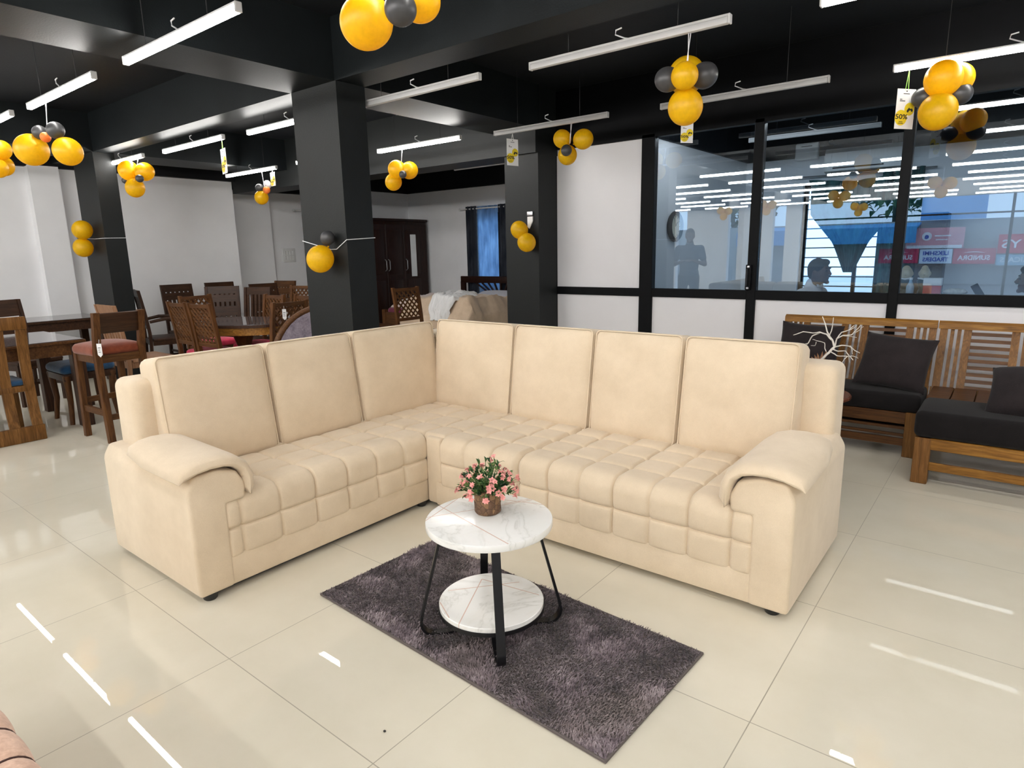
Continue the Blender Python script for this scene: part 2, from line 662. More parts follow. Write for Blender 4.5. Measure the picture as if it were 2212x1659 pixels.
def text_mesh(body, size, name, mat, parent, mtx, bold=0.0, width=None, depth=.001):
    cu = bpy.data.curves.new(name, 'FONT')
    cu.body = body
    cu.size = size
    cu.align_x = 'CENTER'
    cu.align_y = 'CENTER'
    cu.extrude = depth
    cu.offset = bold
    cu.resolution_u = 3
    tmp = bpy.data.objects.new(name, cu)
    COL.objects.link(tmp)
    dg = bpy.context.evaluated_depsgraph_get()
    me = bpy.data.meshes.new_from_object(tmp.evaluated_get(dg))
    bpy.data.objects.remove(tmp)
    bpy.data.curves.remove(cu)
    if width:
        xs = [v.co.x for v in me.vertices]
        k = width / max(1e-6, max(xs) - min(xs))
        me.transform(Matrix.Scale(k, 4, (1, 0, 0)))
    me.transform(mtx)
    me.materials.clear()
    me.name = name
    return link_mesh(name, me, mat, parent)


def rotz(a):
    return Matrix.Rotation(a, 4, 'Z')

# ================================================================ THE SETTING
struct('floor', MB().box(-11, 5, -8, 9.2, -.1, 0), M['floor'], smooth=0)
struct('ceiling', MB().box(-11, 5, -8, 9.2, 3.0, 3.1), M['ceiling'], smooth=0)

# left wall: main run, recess with the switch board, bedroom run
struct('wall_left', MB().box(-9.9, -9.7, -8, 5.35, 0, 3).box(-10.5, -10.3, 5.35, 7.4, 0, 3).box(-10.3, -9.9, 5.15, 5.35, 0, 3)
       .box(-10.5, -9.9, 7.4, 7.5, 0, 3).box(-9.9, -9.7, 7.4, 9.2, 0, 3), M['wall'], smooth=0)
struct('wall_pilaster_near', MB().box(-9.7, -9.56, 2.70, 3.02, 0, 2.57), M['wall'], smooth=0)
struct('wall_pilaster_far', MB().box(-10.3, -10.2, 5.45, 6.27, 0, 2.5), M['wall'], smooth=0)
struct('trim_1', MB().box(-9.7, -9.6, -8, 5.35, 2.56, 3).box(-10.3, -10.15, 5.35, 7.4, 2.50, 3).box(-9.7, -9.62, 7.5, 9.0, 2.58, 3)
       .box(-9.62, -3.0, 8.92, 9.0, 2.58, 3), M['black_band'], smooth=0)


def holed_wall(mb, y0, y1, x0, x1, z0, z1, hx0, hx1, hz0, hz1):
    mb.box(x0, hx0, y0, y1, z0, z1).box(hx1, x1, y0, y1, z0, z1)
    mb.box(hx0, hx1, y0, y1, z0, hz0).box(hx0, hx1, y0, y1, hz1, z1)
    return mb


struct('wall_back', holed_wall(MB(), 9.0, 9.2, -9.7, -2.9, 0, 3, -7.95, -6.95, .85, 2.12), M['wall'], smooth=0)
struct('wall_office_back', holed_wall(holed_wall(MB(), 8.6, 8.8, -2.9, .6, 0, 3, -2.2, -.95, .75, 2.15), 8.6, 8.8, .6, 5, 0, 3, 1.0, 3.6, .75, 2.2), M['wall'], smooth=0)
struct('wall_office_side', MB().box(-3.0, -2.9, 5.80, 9.0, 0, 3), M['wall'], smooth=0)
struct('trim_2', MB().box(-2.9, 5, 8.56, 8.6, 2.47, 3.0).box(-2.9, -2.86, 5.82, 8.6, 2.47, 3.0), M['black_band'], smooth=0)
struct('wall_right', MB().box(5, 5.2, -8, 9.2, 0, 3), M['wall'], smooth=0)
fw = MB()
for a, b in ((-11, -8.7), (-8.35, -7.05), (-6.75, -5.75), (-5.4, -4.9), (4.2, 5.2)):
    fw.box(a, b, -8.2, -8, 0, 3)
fw.box(-11, 5.2, -8.2, -8, 2.55, 3)
struct('wall_front', fw, M['wall'], smooth=0)
sf = MB()
for x in (-4.9, -2.6, -.3, 2.0, 4.15):
    sf.box(x, x + .06, -8.12, -8.04, 0, 2.55)
sf.box(-4.9, 4.2, -8.12, -8.04, 2.1, 2.14)
struct('trim_3', sf, M['frame_black'], smooth=0)

# charcoal columns and beams
struct('column', MB().box(-4.37, -3.84, 2.95, 3.20, 0, 2.6), M['column'], smooth=0)
struct('column', MB().box(-8.83, -8.22, 2.95, 3.17, 0, 2.6), M['column'], smooth=0)
struct('column', MB().box(-4.33, -3.9, 5.40, 5.72, 0, 2.6), M['column'], smooth=0)
struct('ceiling_beam', MB().box(-9.7, 5, 2.95, 3.20, 2.6, 3.0), M['beam'], smooth=0)
struct('ceiling_beam', MB().box(-9.7, -3.9, 5.36, 5.75, 2.385, 3.0), M['column'], smooth=0)
struct('ceiling_beam', MB().box(-4.38, -3.85, -8, 2.95, 2.6, 3.0).box(-4.38, -3.85, 3.2, 5.36, 2.6, 3.0), M['beam'], smooth=0)
struct('ceiling_beam', MB().box(-8.85, -8.2, -8, 2.95, 2.6, 3.0).box(-8.85, -8.2, 3.2, 5.36, 2.6, 3.0), M['beam'], smooth=0)
struct('ceiling_beam', MB().box(-9.7, 5, -3.3, -3.0, 2.6, 3.0), M['beam'], smooth=0)

# ---- office partition: black frame, white laminate below, glass above
fr = MB()
MUL = [(-3.99, -3.91), (-2.925, -2.79), (-1.88, -1.80), (-.785, -.715), (.35, .42), (1.48, 1.55), (2.6, 2.67), (3.75, 3.82), (4.92, 5.0)]
for a, b in MUL:
    fr.box(a, b, 5.72, 5.80, 0, 2.47, .004, 1)
fr.box(-3.99, 5, 5.725, 5.795, .965, 1.045, .004, 1)
fr.box(-3.99, 5, 5.725, 5.795, 0, .08)
fr.box(-3.99, 5, 5.72, 5.80, 2.44, 3.0)
struct('wall_partition_frame', fr, M['frame_black'], smooth=0)
pn = MB()
for (a, b), (c, d) in zip(MUL[:-1], MUL[1:]):
    pn.box(b, c, 5.75, 5.775, .08, .965)
pn.box(MUL[0][1], MUL[1][0], 5.75, 5.775, 1.045, 2.44)
struct('wall_partition', pn, M['panel'], smooth=0)
for i in range(1, 8):
    a, b = MUL[i][1], MUL[i + 1][0]
    w = struct('window_%d' % i, MB().box(a, b, 5.757, 5.763, 1.045, 2.44), M['glass'], smooth=0)
dh = thing('door_1', None, None, (-1.86, 5.70, 1.16))
dh['kind'] = 'structure'
MB().box(-.024, .024, -.008, .02, -.11, .11, .006).build('handle_plate', M['frame_black'], dh)
MB().tube([(0, -.008, .07), (0, -.045, .07), (0, -.045, -.07), (0, -.008, -.07)], .008, 8).build('door_handle', M['black_metal'], dh)
MB().box(-.01, .01, -.012, .0, .085, .10).box(-.01, .01, -.012, 0, -.10, -.085).build('screw', M['steel'], dh)


def window_unit(nm, x0, x1, y, z0, z1, nbar):
    f = MB()
    f.box(x0, x1, y, y + .05, z0, z0 + .05).box(x0, x1, y, y + .05, z1 - .05, z1)
    f.box(x0, x0 + .05, y, y + .05, z0, z1).box(x1 - .05, x1, y, y + .05, z0, z1)
    xm = (x0 + x1) / 2
    f.box(xm - .02, xm + .02, y, y + .05, z0, z1)
    o = struct(nm, f, M['frame_black'], smooth=0)
    g = MB()
    for k in range(nbar):
        z = z0 + (z1 - z0) * (k + .5) / nbar
        g.tube([(x0 + .02, y - .02, z), (x1 - .02, y - .02, z)], .008, 6)
    for x in (x0 + .03, xm, x1 - .03):
        g.tube([(x, y - .02, z0), (x, y - .02, z1)], .008, 6)
    g.build('window_grill', M['frame_black'], o)
    return o


window_unit('window_8', -7.95, -6.95, 9.08, .85, 2.12, 8)
window_unit('window_9', -2.2, -.95, 8.68, .75, 2.15, 12)
window_unit('window_10', 1.0, 3.6, 8.68, .75, 2.2, 6)  # unseen window, added to let more daylight into the office

# ================================================================ TUBE LIGHTS
def make_tube(name, lit):
    t = thing(name, 'x', 'tube light')
    MB().box(-.60, .60, -.015, .015, .012, .024, .002, 1).build('housing', M['lamp_housing'], t)
    MB().box(-.592, .592, -.0165, .0165, -.02, .012, .006, 2).build('diffuser', M['tube_on' if lit else 'tube_off'], t)
    for s in (-1, 1):
        MB().box(s * .592, s * .604, -.017, .017, -.021, .024, .003, 1).build('end_cap', M['lamp_housing'], t)
        MB().tube([(s * .33, 0, .024), (s * .33, 0, .5)], .0022, 6).build('suspension_wire', M['wire'], t)
    MB().tube([(.06, 0, .022), (.03, 0, .030), (.0, .004, .045), (-.03, .004, .06), (-.025, 0, .08), (.01, 0, .085)], .004, 6).build('cord', M['white_cord'], t)
    return t


LIT = make_tube('tube_light', True)
DIM = make_tube('tube_light', False)
_used = {LIT: 0, DIM: 0}


def lamp(x, y, label, group, lit=True, z=2.5, rz=0.0):
    src = LIT if lit else DIM
    o = src if not _used[src] else copy_tree(src)
    _used[src] = 1
    o.location = (x, y, z)
    o.rotation_euler = (0, 0, rz)
    o['label'] = label
    o['group'] = group
    return o


GL = 'lit tube lights hanging in rows'
GU = 'unlit tube lights above the sofa'
lamp(-6.59, 1.65, 'lit tube light cut by the left edge of the photo', GL)
lamp(-5.06, 1.67, 'lit tube light with large two-balloon bunch tied under its left half', GL)
lamp(-3.43, 1.68, 'largest lit tube light, hanging highest in the upper left', GL)
lamp(-8.04, 3.15, 'short-looking lit tube light half hidden by the left column', GL)
lamp(-6.44, 3.19, 'lit tube light with a white card on green string at its right end', GL)
lamp(-4.90, 3.24, 'lit tube light running behind the left face of the big central column', GL)
lamp(-7.95, 4.66, 'lowest lit tube light, in front of the far white wall', GL)
lamp(-6.25, 4.62, 'lit tube light almost hidden behind the central column', GL)
lamp(-4.93, 4.74, 'lit tube light between the central and right columns', GL)
lamp(-.24, 3.37, 'lit tube light cut by the top right edge of the photo', GL)
lamp(-.16, 4.89, 'lit tube light at right above the tallest balloon bunch', GL)
lamp(-3.39, 3.25, 'unlit tube light starting at the central column', GU, False)
lamp(-1.83, 3.30, 'largest unlit tube light, nearest over the sofa', GU, False)
lamp(-3.38, 4.83, 'unlit tube light with three balloons, near the right column', GU, False)
lamp(-1.73, 4.87, 'unlit tube light nearest the office glass', GU, False)
lamp(-5.65, 6.7, 'thin unlit tube light in the dark over the bed', GU, False, 2.55)
GB = 'tube lights seen only mirrored in the office glass and floor'
LB = 'lit tube light mirrored in the office glass or polished floor'
for x in (-8.15, -1.85, -.28, 1.3, 2.9):
    if x != -1.85:
        lamp(x, 1.66, LB, GB)
lamp(-1.85, 1.66, LB, GB)
for x in (1.35, 2.95):
    lamp(x, 3.3, LB, GB)
    lamp(x + .05, 4.89, LB, GB)
for y in (.30, -1.05, -2.35, -3.7, -5.05, -6.4):
    for k, x in enumerate((-8.15, -6.6, -5.05, -3.43, -1.85, -.28, 1.3, 2.9)):
        if y == .30 and k == 0:
            continue
        lamp(x + .08 * math.sin(3 * y + k), y, LB, GB)

lamp(-2.15, 5.99, 'lit tube light inside the office, hidden by the black partition header', GB)

dl = thing('downlight', 'small round downlight in the dark ceiling over the bed', 'downlight', (-7.2, 8.0, 2.985))
MB().lathe([(.04, .012), (.055, .012), (.06, 0), (.045, -.008), (.04, 0)], 24).build('trim_ring', M['white_plastic'], dl)
MB().lathe([(.001, -.003), (.04, -.003), (.04, .008), (.001, .008)], 20).build('lens', M['tube_on'], dl)

# ================================================================ BALLOONS
def balloon_mesh(name, mat, stretch):
    prof = []
    for i in range(25):
        t = PI * i / 24
        r = math.sin(t) ** .97
        z = -math.cos(t) * stretch
        if z > .3:
            r *= 1 - .10 * ((z - .3) / .9) ** 2
        prof.append((max(r, 0), z))
    prof[-1] = (.05, stretch * 1.01)
    prof += [(.035, stretch * 1.05), (.085, stretch * 1.10), (.03, stretch * 1.12)]
    prof[0] = (0, -stretch)
    mb = MB().lathe(prof, 32)
    o = mb.build(name, mat, None, 60)
    me = o.data
    bpy.data.objects.remove(o)
    return me


BM = {k: balloon_mesh('balloon', M['bal_' + k], s) for k, s in (('y', 1.05), ('g', 1.08), ('o', 1.05), ('w', 1.05))}
rb = random.Random(4)


def bunch(label, hang, balls, group='balloon bunches'):
    """hang = top of the string; each ball is (colour, x, y, z, radius)"""
    cx = sum(b[1] for b in balls) / len(balls)
    cy = sum(b[2] for b in balls) / len(balls)
    cz = sum(b[3] for b in balls) / len(balls)
    root = thing('balloon_bunch', label, 'balloons', (cx, cy, cz), 0, group)
    c = Vector((cx, cy, cz))
    for kk, x, y, z, r in balls:
        o = bpy.data.objects.new('balloon', BM[kk])
        COL.objects.link(o)
        o.parent = root
        p = Vector((x, y, z)) - c
        o.location = p
        k = 1.0 / 1.03
        o.scale = (r * k, r * k, r * k)
        d = (-p) if p.length > .01 else Vector((0, 0, 1))
        d = d.normalized() + Vector((rb.uniform(-.2, .2), rb.uniform(-.2, .2), rb.uniform(-.1, .3)))
        o.rotation_mode = 'QUATERNION'
        o.rotation_quaternion = d.to_track_quat('Z', 'Y')
        if kk != 'y':
            o['label'] = {'g': 'dark grey balloon', 'o': 'orange balloon', 'w': 'white balloon'}[kk]
    if hang is not None:
        h = Vector(hang) - c
        MB().tube([h, h * .5 + Vector((.006, 0, 0)), Vector((0, 0, .02))], .0022, 5).tube([h + Vector((.012, 0, 0)), h * .45, Vector((0, 0, .02))], .0022, 5).build('string', M['white_cord'], root)
    return root


bunch('large yellow balloons with a dark grey one, cut by the top edge', (-1.85, 1.67, 2.48),
      [('y', -1.933, 1.64, 2.236, .094), ('g', -1.712, 1.60, 2.218, .055), ('y', -1.762, 1.74, 2.290, .072), ('g', -1.88, 1.76, 2.33, .05)])
bunch('two big yellow balloons with grey and orange ones under a left lamp', (-5.36, 1.68, 2.48),
      [('y', -5.655, 1.64, 2.205, .112), ('y', -5.21, 1.72, 2.155, .094), ('g', -5.255, 1.68, 2.292, .056), ('g', -5.56, 1.68, 2.315, .05), ('o', -5.40, 1.66, 2.262, .034)])
bunch('yellow balloons cut by the left edge of the photo', (-6.40, 1.65, 2.48),
      [('y', -6.44, 1.62, 2.15, .075), ('y', -6.47, 1.67, 2.295, .075), ('g', -6.58, 1.62, 2.26, .05), ('y', -6.60, 1.70, 2.19, .08)])
bunch('yellow balloons in front of the far white wall beside the left column', (-7.6, 3.16, 2.48),
      [('y', -7.745, 3.11, 2.37, .108), ('y', -7.57, 3.20, 2.35, .098), ('y', -7.665, 3.12, 2.185, .100), ('g', -7.475, 3.10, 2.265, .042), ('g', -7.84, 3.10, 2.275, .036)])
bunch('small bunch of yellow, black, white and peach balloons at the far lamp', (-7.69, 4.66, 2.48),
      [('y', -7.712, 4.64, 2.165, .088), ('g', -7.70, 4.62, 2.28, .052), ('w', -7.655, 4.70, 2.33, .046), ('o', -7.565, 4.63, 2.245, .046), ('w', -7.575, 4.66, 2.30, .04)])
BCOL = {}
BCOL['left'] = bunch('two yellow balloons one above the other tied to the left column', None,
      [('y', -8.52, 2.835, 1.765, .108), ('y', -8.575, 2.835, 1.568, .106), ('g', -8.755, 2.89, 1.70, .05)])
BCOL['central'] = bunch('single yellow balloon with a grey one tied round the central column', None,
      [('y', -4.02, 2.84, 1.398, .099), ('g', -3.985, 2.89, 1.545, .052)])
bunch('bright yellow balloons hanging between the central and right columns', (-5.16, 4.74, 2.48),
      [('y', -5.19, 4.69, 2.28, .095), ('y', -5.095, 4.77, 2.27, .090), ('y', -5.28, 4.71, 2.165, .089), ('g', -5.075, 4.66, 2.22, .040)])
bunch('three dull yellow balloons around a black one before the white panel', (-3.14, 4.83, 2.48),
      [('y', -3.24, 4.85, 2.37, .080), ('y', -3.028, 4.85, 2.343, .085), ('y', -3.20, 4.87, 2.235, .084), ('g', -3.145, 4.77, 2.258, .048)])
bunch('yellow and black balloons hanging over the right half of the sofa', (-1.44, 3.30, 2.48),
      [('y', -1.475, 3.37, 2.302, .096), ('y', -1.405, 3.19, 2.255, .068), ('y', -1.44, 3.29, 2.132, .090), ('g', -1.505, 3.21, 2.258, .062), ('g', -1.37, 3.35, 2.28, .066)])
bunch('tall yellow balloon bunch with two grey ones under the right lamp', (-.44, 4.88, 2.48),
      [('y', -.485, 4.83, 2.383, .105), ('y', -.425, 4.92, 2.385, .095), ('y', -.495, 4.83, 2.203, .108), ('g', -.585, 4.89, 2.305, .062), ('g', -.40, 4.90, 2.30, .066)])
bunch('two yellow balloons taped diagonally to the right column', None,
      [('y', -4.065, 5.29, 1.638, .091), ('y', -3.975, 5.29, 1.512, .096), ('g', -4.10, 5.34, 1.55, .04)])
GM = 'balloon bunches behind the viewpoint'
for i, (x, y) in enumerate(((-1.0, .3), (-2.6, -1.0), (-4.2, -2.3), (.4, -2.3), (-5.6, -3.7), (-3.0, -5.0))):
    o = bunch('yellow balloons seen mirrored in the office glass', (x, y, 2.48),
              [('y', x - .09, y, 2.27, .09), ('y', x + .09, y, 2.25, .09), ('y', x, y + .05, 2.13, .085), ('g', x + .02, y - .09, 2.25, .05)], GM)

# cords tied round two columns hold their balloons
MB().tube([(-4.376, 2.944, 1.535), (-4.03, 2.944, 1.465), (-3.96, 2.944, 1.465), (-3.834, 2.944, 1.53), (-3.834, 3.206, 1.545), (-4.376, 3.206, 1.55), (-4.376, 2.944, 1.535)], .003, 6).build('tied_cord', M['white_cord'], BCOL['central'], world=True)
MB().tube([(-8.836, 2.944, 1.68), (-8.5, 2.944, 1.665), (-8.214, 2.944, 1.665), (-8.214, 3.176, 1.67), (-8.836, 3.176, 1.68), (-8.836, 2.944, 1.68)], .003, 6).build('tied_cord', M['white_cord'], BCOL['left'], world=True)

# ================================================================ HANGING OFFER CARDS
def offer_card(label, x, y, ztop, w, h, rz, string_z, green=True):
    """thin card hung by a loop; print on both faces"""
    t = thing('offer_card', label, 'sign', (x, y, ztop), rz, 'hanging white and yellow offer cards')
    MB().box(-w / 2, w / 2, -.0012, .0012, -h, 0).build('card', M['price_white'], t, 0)
    dz = string_z - ztop
    MB().tube([(-.012, 0, -.01), (.004, 0, dz)], .0022, 5).tube([(.012, 0, -.01), (.004, 0, dz)], .0022, 5).build('string', M['green_string' if green else 'white_cord'], t)
    for s in (1, -1):
        m = Matrix.Translation((0, -s * .0016, 0)) @ (Matrix.Rotation(PI, 4, 'Z') if s < 0 else Matrix.Identity(4)) @ Matrix.Rotation(PI / 2, 4, 'X')

        def disc(cx, cz, r):
            n = 28
            return [(cx + r * math.cos(2 * PI * k / n), cz + r * math.sin(2 * PI * k / n)) for k in range(n)]
        pm = MB()
        pm.prism(disc(-w * .20, -h * .72, w * .33), 0, .0006, 'Z', m)
        pm.prism(disc(w * .22, -h * .50, w * .27), 0, .0005, 'Z', m)
        o = pm.build('yellow_roundels', M['yellow_ink'], t, 0)
        text_mesh('50%', h * .17, 'offer_text', M['ink'], t, m @ Matrix.Translation((-w * .18, -h * .70, .0008)), .0009 * h / .24, w * .66, .0003)
        k = MB()
        k.prism([(-w * .05, -h * .06), (0, -h * .03), (w * .05, -h * .06), (0, -h * .075)], 0, .0006, 'Z', m)
        for a, b, zz in ((-.17, .17, .12), (-.34, -.22, .26), (-.34, -.05, .30), (-.30, -.08, .82), (-.34, -.04, .86)):
            k.box(w * a, w * b, -h * zz - .0022 * h / .24, -h * zz + .0022 * h / .24, 0, .0006, mat=m)
        # small dark scooter-like picture
        for (cx, cz) in ((w * .14, -h * .55), (w * .36, -h * .53)):
            k.prism(disc(cx, cz, w * .055), .0006, .0010, 'Z', m)
        k.prism([(w * .10, -h * .52), (w * .20, -h * .46), (w * .26, -h * .49), (w * .38, -h * .48), (w * .40, -h * .51), (w * .20, -h * .54)], .0006, .0010, 'Z', m)
        k.build('small_print', M['ink'], t, 0)
    return t


offer_card('white and yellow 50% card on lime string under the right lamp', -.675, 4.87, 2.365, .140, .235, math.radians(53), 2.48)
offer_card('narrow offer card under the balloons over the sofa', -2.107, 4.86, 2.357, .10, .148, math.radians(50), 2.48)
offer_card('offer card hanging in front of the right column', -3.775, 4.83, 2.43, .13, .232, math.radians(76), 2.48, False)
offer_card('offer card on green string between two left lamps', -5.89, 3.20, 2.405, .15, .22, math.radians(-12), 2.48)
offer_card('offer card behind the small far balloon bunch', -7.48, 4.68, 2.455, .13, .165, math.radians(-8), 2.48, False)

# small metal strip fixed to the right column above its balloons
t = thing('wall_bracket', 'small bright metal strip on the right column above two balloons', 'bracket', (-4.0, 5.385, 1.80))
MB().box(-.035, .035, -.002, .012, -.02, .02, .003).build('plate', M['steel'], t)
MB().prism([(-.03, -.03), (.035, -.03), (.035, -.075), (-.01, -.15), (-.03, -.13)], -.002, .012, 'Y').build('tape', M['white_plastic'], t)

# ================================================================ SECTIONAL SOFA
def seat_block(fmap, W, D, ztop, zbot, seams_u, seams_top, seams_front, r=.055, amp=.0160, du=.006):
    """tufted seat: top, rounded nose and front as one padded surface. fmap(s, t, z) places it."""
    La, Lb, Lc = D - r, r * PI / 2, ztop - r - zbot
    tot = La + Lb + Lc
    seams_v = [La - (t - r) for t in seams_top] + [La + Lb + (ztop - r - z) for z in seams_front]

    def path(p):
        if p <= La:
            return D - p, ztop, 0.0, 1.0
        if p <= La + Lb:
            a = (p - La) / r
            return r - r * math.sin(a), ztop - r + r * math.cos(a), -math.sin(a), math.cos(a)
        return 0.0, ztop - r - (p - La - Lb), -1.0, 0.0
    nu, nv = max(8, int(W / du)), int(tot / du)
    us = [W * i / nu for i in range(nu + 1)]
    vs, fs = [], []
    rows = []
    for j in range(nv + 1):
        p = tot * j / nv
        t, z, nt, nz = path(p)
        row = []
        dv = min([abs(p - q) for q in seams_v] + [tot - p + .004])
        for i, u in enumerate(us):
            d_u = min([abs(u - q) for q in seams_u] + [9])
            k = (1 - math.exp(-d_u / .016)) * (1 - math.exp(-dv / .016))
            e = min(u, W - u)
            h = amp * k ** .55 - .006 * (math.exp(-(d_u / .0045) ** 2) + math.exp(-(dv / .0045) ** 2)) - .022 * math.exp(-(e / .014) ** 2)
            # soft pull at the crossings
            h -= .004 * math.exp(-(d_u / .02) ** 2 - (dv / .02) ** 2)
            row.append(fmap(u, t + nt * h, z + nz * h))
        side0 = fmap(0.0, t - nt * .06, z - nz * .06)
        side1 = fmap(W, t - nt * .06, z - nz * .06)
        rows.append([side0] + row + [side1])
    w = len(rows[0])
    for row in rows:
        vs += row
    for j in range(nv):
        for i in range(w - 1):
            a = j * w + i
            fs.append((a, a + 1, a + 1 + w, a + w))
    return vs, fs


def bevel_prism(poly, h0, h1, b, seg, place):
    bm = bmesh.new()
    lo = [bm.verts.new((a, c, h0)) for a, c in poly]
    hi = [bm.verts.new((a, c, h1)) for a, c in poly]
    bm.faces.new(lo[::-1])
    bm.faces.new(hi)
    n = len(poly)
    for i in range(n):
        bm.faces.new((lo[i], lo[(i + 1) % n], hi[(i + 1) % n], hi[i]))
    bmesh.ops.recalc_face_normals(bm, faces=bm.faces[:])
    bmesh.ops.bevel(bm, geom=bm.edges[:], offset=b, segments=seg, profile=.5, affect='EDGES', clamp_overlap=True)
    bm.verts.index_update()
    vs = [place(v.co.x, v.co.z, v.co.y) for v in bm.verts]
    fs = [tuple(v.index for v in f.verts) for f in bm.faces]
    bm.free()
    return vs, fs


sofa = thing('sectional_sofa', 'large cream L-shaped corner sofa with tufted seats and seven back cushions', 'sofa', (-2.9, 2.8, 0))
XF, YF = -2.525, 2.365                                   # front planes of the two runs
mapL = lambda s, t, z: Vector((XF - t, s, z))
mapR = lambda s, t, z: Vector((s, YF + t, z))

b = MB().box(-3.37, XF + .004, 1.10, 2.435, .032, .17, .012).box(-3.37, -2.425, 2.40, 3.36, .032, .17, .012)
b.box(-2.44, -.60, YF - .004, 3.36, .032, .17, .012)
b.box(-3.34, -2.56, 1.2, 3.3, .1, .36).box(-3.3, -.72, 2.41, 3.3, .1, .36)
b.box(-3.0, -2.40, 2.40, 3.0, .032, .405, .012)
b.build('base', M['sofa'], sofa, world=True)
MB().box(-2.515, -2.398, 2.372, 2.44, .032, .418, .014, 3).build('corner_panel', M['sofa'], sofa, world=True)
MB().box(-3.32, -2.56, 1.12, 3.3, .012, .034).box(-3.0, -.64, 2.44, 3.3, .012, .034).build('plinth', M['sofa_under'], sofa, 0, world=True)
TOP = [.17, .335, .50]
for (fm, o, W, seams) in (
        (lambda s, t, z: mapL(1.20 + s, t, z), 0, 1.205, [.075 + .188 * k for k in range(0, 7)]),
        (lambda s, t, z: mapR(-2.402 + s, t, z), 0, .545, [.185, .37]),
        (lambda s, t, z: mapR(-1.852 + s, t, z), 0, 1.165, [.18 + .1775 * k for k in range(6)])):
    vs, fs = seat_block(fm, W, .68, .418, .157, seams, TOP, [.285])
    MB().add(vs, fs).build('seat', M['sofa'], sofa, 60, world=True)
vs, fs = seat_block(lambda s, t, z: Vector((-2.40 - t, 2.395 + s, z)), .66, .72, .416, .38, [.18, .36, .54], [.16, .33, .50], [], r=.02)
MB().add(vs, fs).build('seat', M['sofa'], sofa, 60, world=True)

# back frames whose ends show as wings beside the cushions
def lean_box(x0, x1, y0, y1, z0, z1, b, lean):
    mb = MB().box(x0, x1, y0, y1, z0, z1, b, 5)
    for p in mb.v:
        k = (p.z - z0) / (z1 - z0)
        p.x += lean[0] * k
        p.y += lean[1] * k
    return mb


lean_box(-3.36, -3.13, 1.14, 3.3, .10, .868, .045, (-.03, .012)).build('back_frame', M['sofa'], sofa, 60, world=True)
lean_box(-3.36, -.59, 3.11, 3.34, .10, .878, .045, (-.01, .03)).build('back_frame', M['sofa'], sofa, 60, world=True)

TILT = math.radians(8)


def back_cushion(c, w, h, rz):
    vs, fs = cushion(w - .006, h, .20, .042, .040, .01, 16)
    m = Matrix.Translation(c) @ rotz(rz) @ Matrix.Rotation(-TILT, 4, 'X')
    o = MB().add(vs, fs, m).build('back_cushion', M['sofa'], sofa, 70, world=True)
    hw, hh = w / 2 - .006, h / 2
    a = .032
    pts = []
    for (sx, sz) in ((-1, -1), (1, -1), (1, 1), (-1, 1)):
        for q in range(5):
            an = {(-1, -1): PI, (1, -1): 1.5 * PI, (1, 1): 0, (-1, 1): .5 * PI}[(sx, sz)] + q / 4 * PI / 2
            pts.append(Vector((sx * (hw - a) + (a - .006) * math.cos(an), -.093, sz * (hh - a) + (a - .006) * math.sin(an))))
    pts.append(pts[0])
    MB().tube([m @ p for p in pts], .0038, 6, False).build('piping', M['sofa'], o, 80, world=True)


for y0, y1 in ((1.235, 1.80), (1.80, 2.365), (2.365, 3.06)):
    back_cushion((-3.165, (y0 + y1) / 2, .675), y1 - y0, .575, PI / 2)
for x0, x1 in ((-3.075, -2.402), (-2.402, -1.83), (-1.83, -1.30), (-1.30, -.735)):
    back_cushion(((x0 + x1) / 2, 3.115, .685), x1 - x0, .585, 0)

ARM = [(0, .032), (.155, .032), (.155, .405), (.240, .405), (.248, .47), (.215, .535), (.13, .56), (.03, .555), (0, .50)]


def arm(place):
    vs, fs = bevel_prism(ARM, 0.0, .86, .017, 4, place)
    o = MB().add(vs, fs).build('arm', M['sofa'], sofa, 50, world=True)
    # padded armrest that wraps over the inner edge
    cl = [(-.035, .548), (-.01, .566), (.04, .582), (.10, .588), (.16, .585), (.205, .572), (.238, .545), (.254, .505), (.258, .455), (.256, .425)]
    nc = len(cl)
    T0, T1, nt = -.022, .56, 40
    vs, fs = [], []
    for j in range(nt + 1):
        q = -1 + 2 * j / nt
        q = math.copysign(abs(q) ** .55, q)
        t = (T0 + T1) / 2 + q * (T1 - T0) / 2
        k = math.sqrt(max(0, 1 - abs(q) ** 14))
        lift = .012 * max(0, t) / .7
        taper = 1 - .25 * max(0, (t - .32) / .24)
        up, dn = [], []
        for i in range(nc):
            s, z = cl[i]
            a = Vector(cl[min(i + 1, nc - 1)]) - Vector(cl[max(i - 1, 0)])
            nrm = Vector((-a.y, a.x)).normalized()
            e = i / (nc - 1) * 2 - 1
            h = (.030 * (1 - abs(e) ** 8) ** .5 + .004) * max(k, .12)
            s = .10 + (s - .10) * (taper if s < .10 else 1)
            wob = .0025 * math.sin(90 * t) * max(0, e - .5) * 2
            up.append((s + nrm.x * (h + wob), z + nrm.y * (h + wob) + lift))
            dn.append((s - nrm.x * h * .55, z - nrm.y * h * .55 + lift))
        ring = up + dn[::-1]
        vs += [place(s, t, z) for s, z in ring]
    n = 2 * nc
    for j in range(nt):
        for i in range(n):
            a, b2 = j * n + i, j * n + (i + 1) % n
            fs.append((a, b2, b2 + n, a + n))
    fs.append(tuple(range(n)))
    fs.append(tuple(range(nt * n, nt * n + n)))
    MB().add(vs, fs).build('armrest_pad', M['sofa'], sofa, 70, world=True)


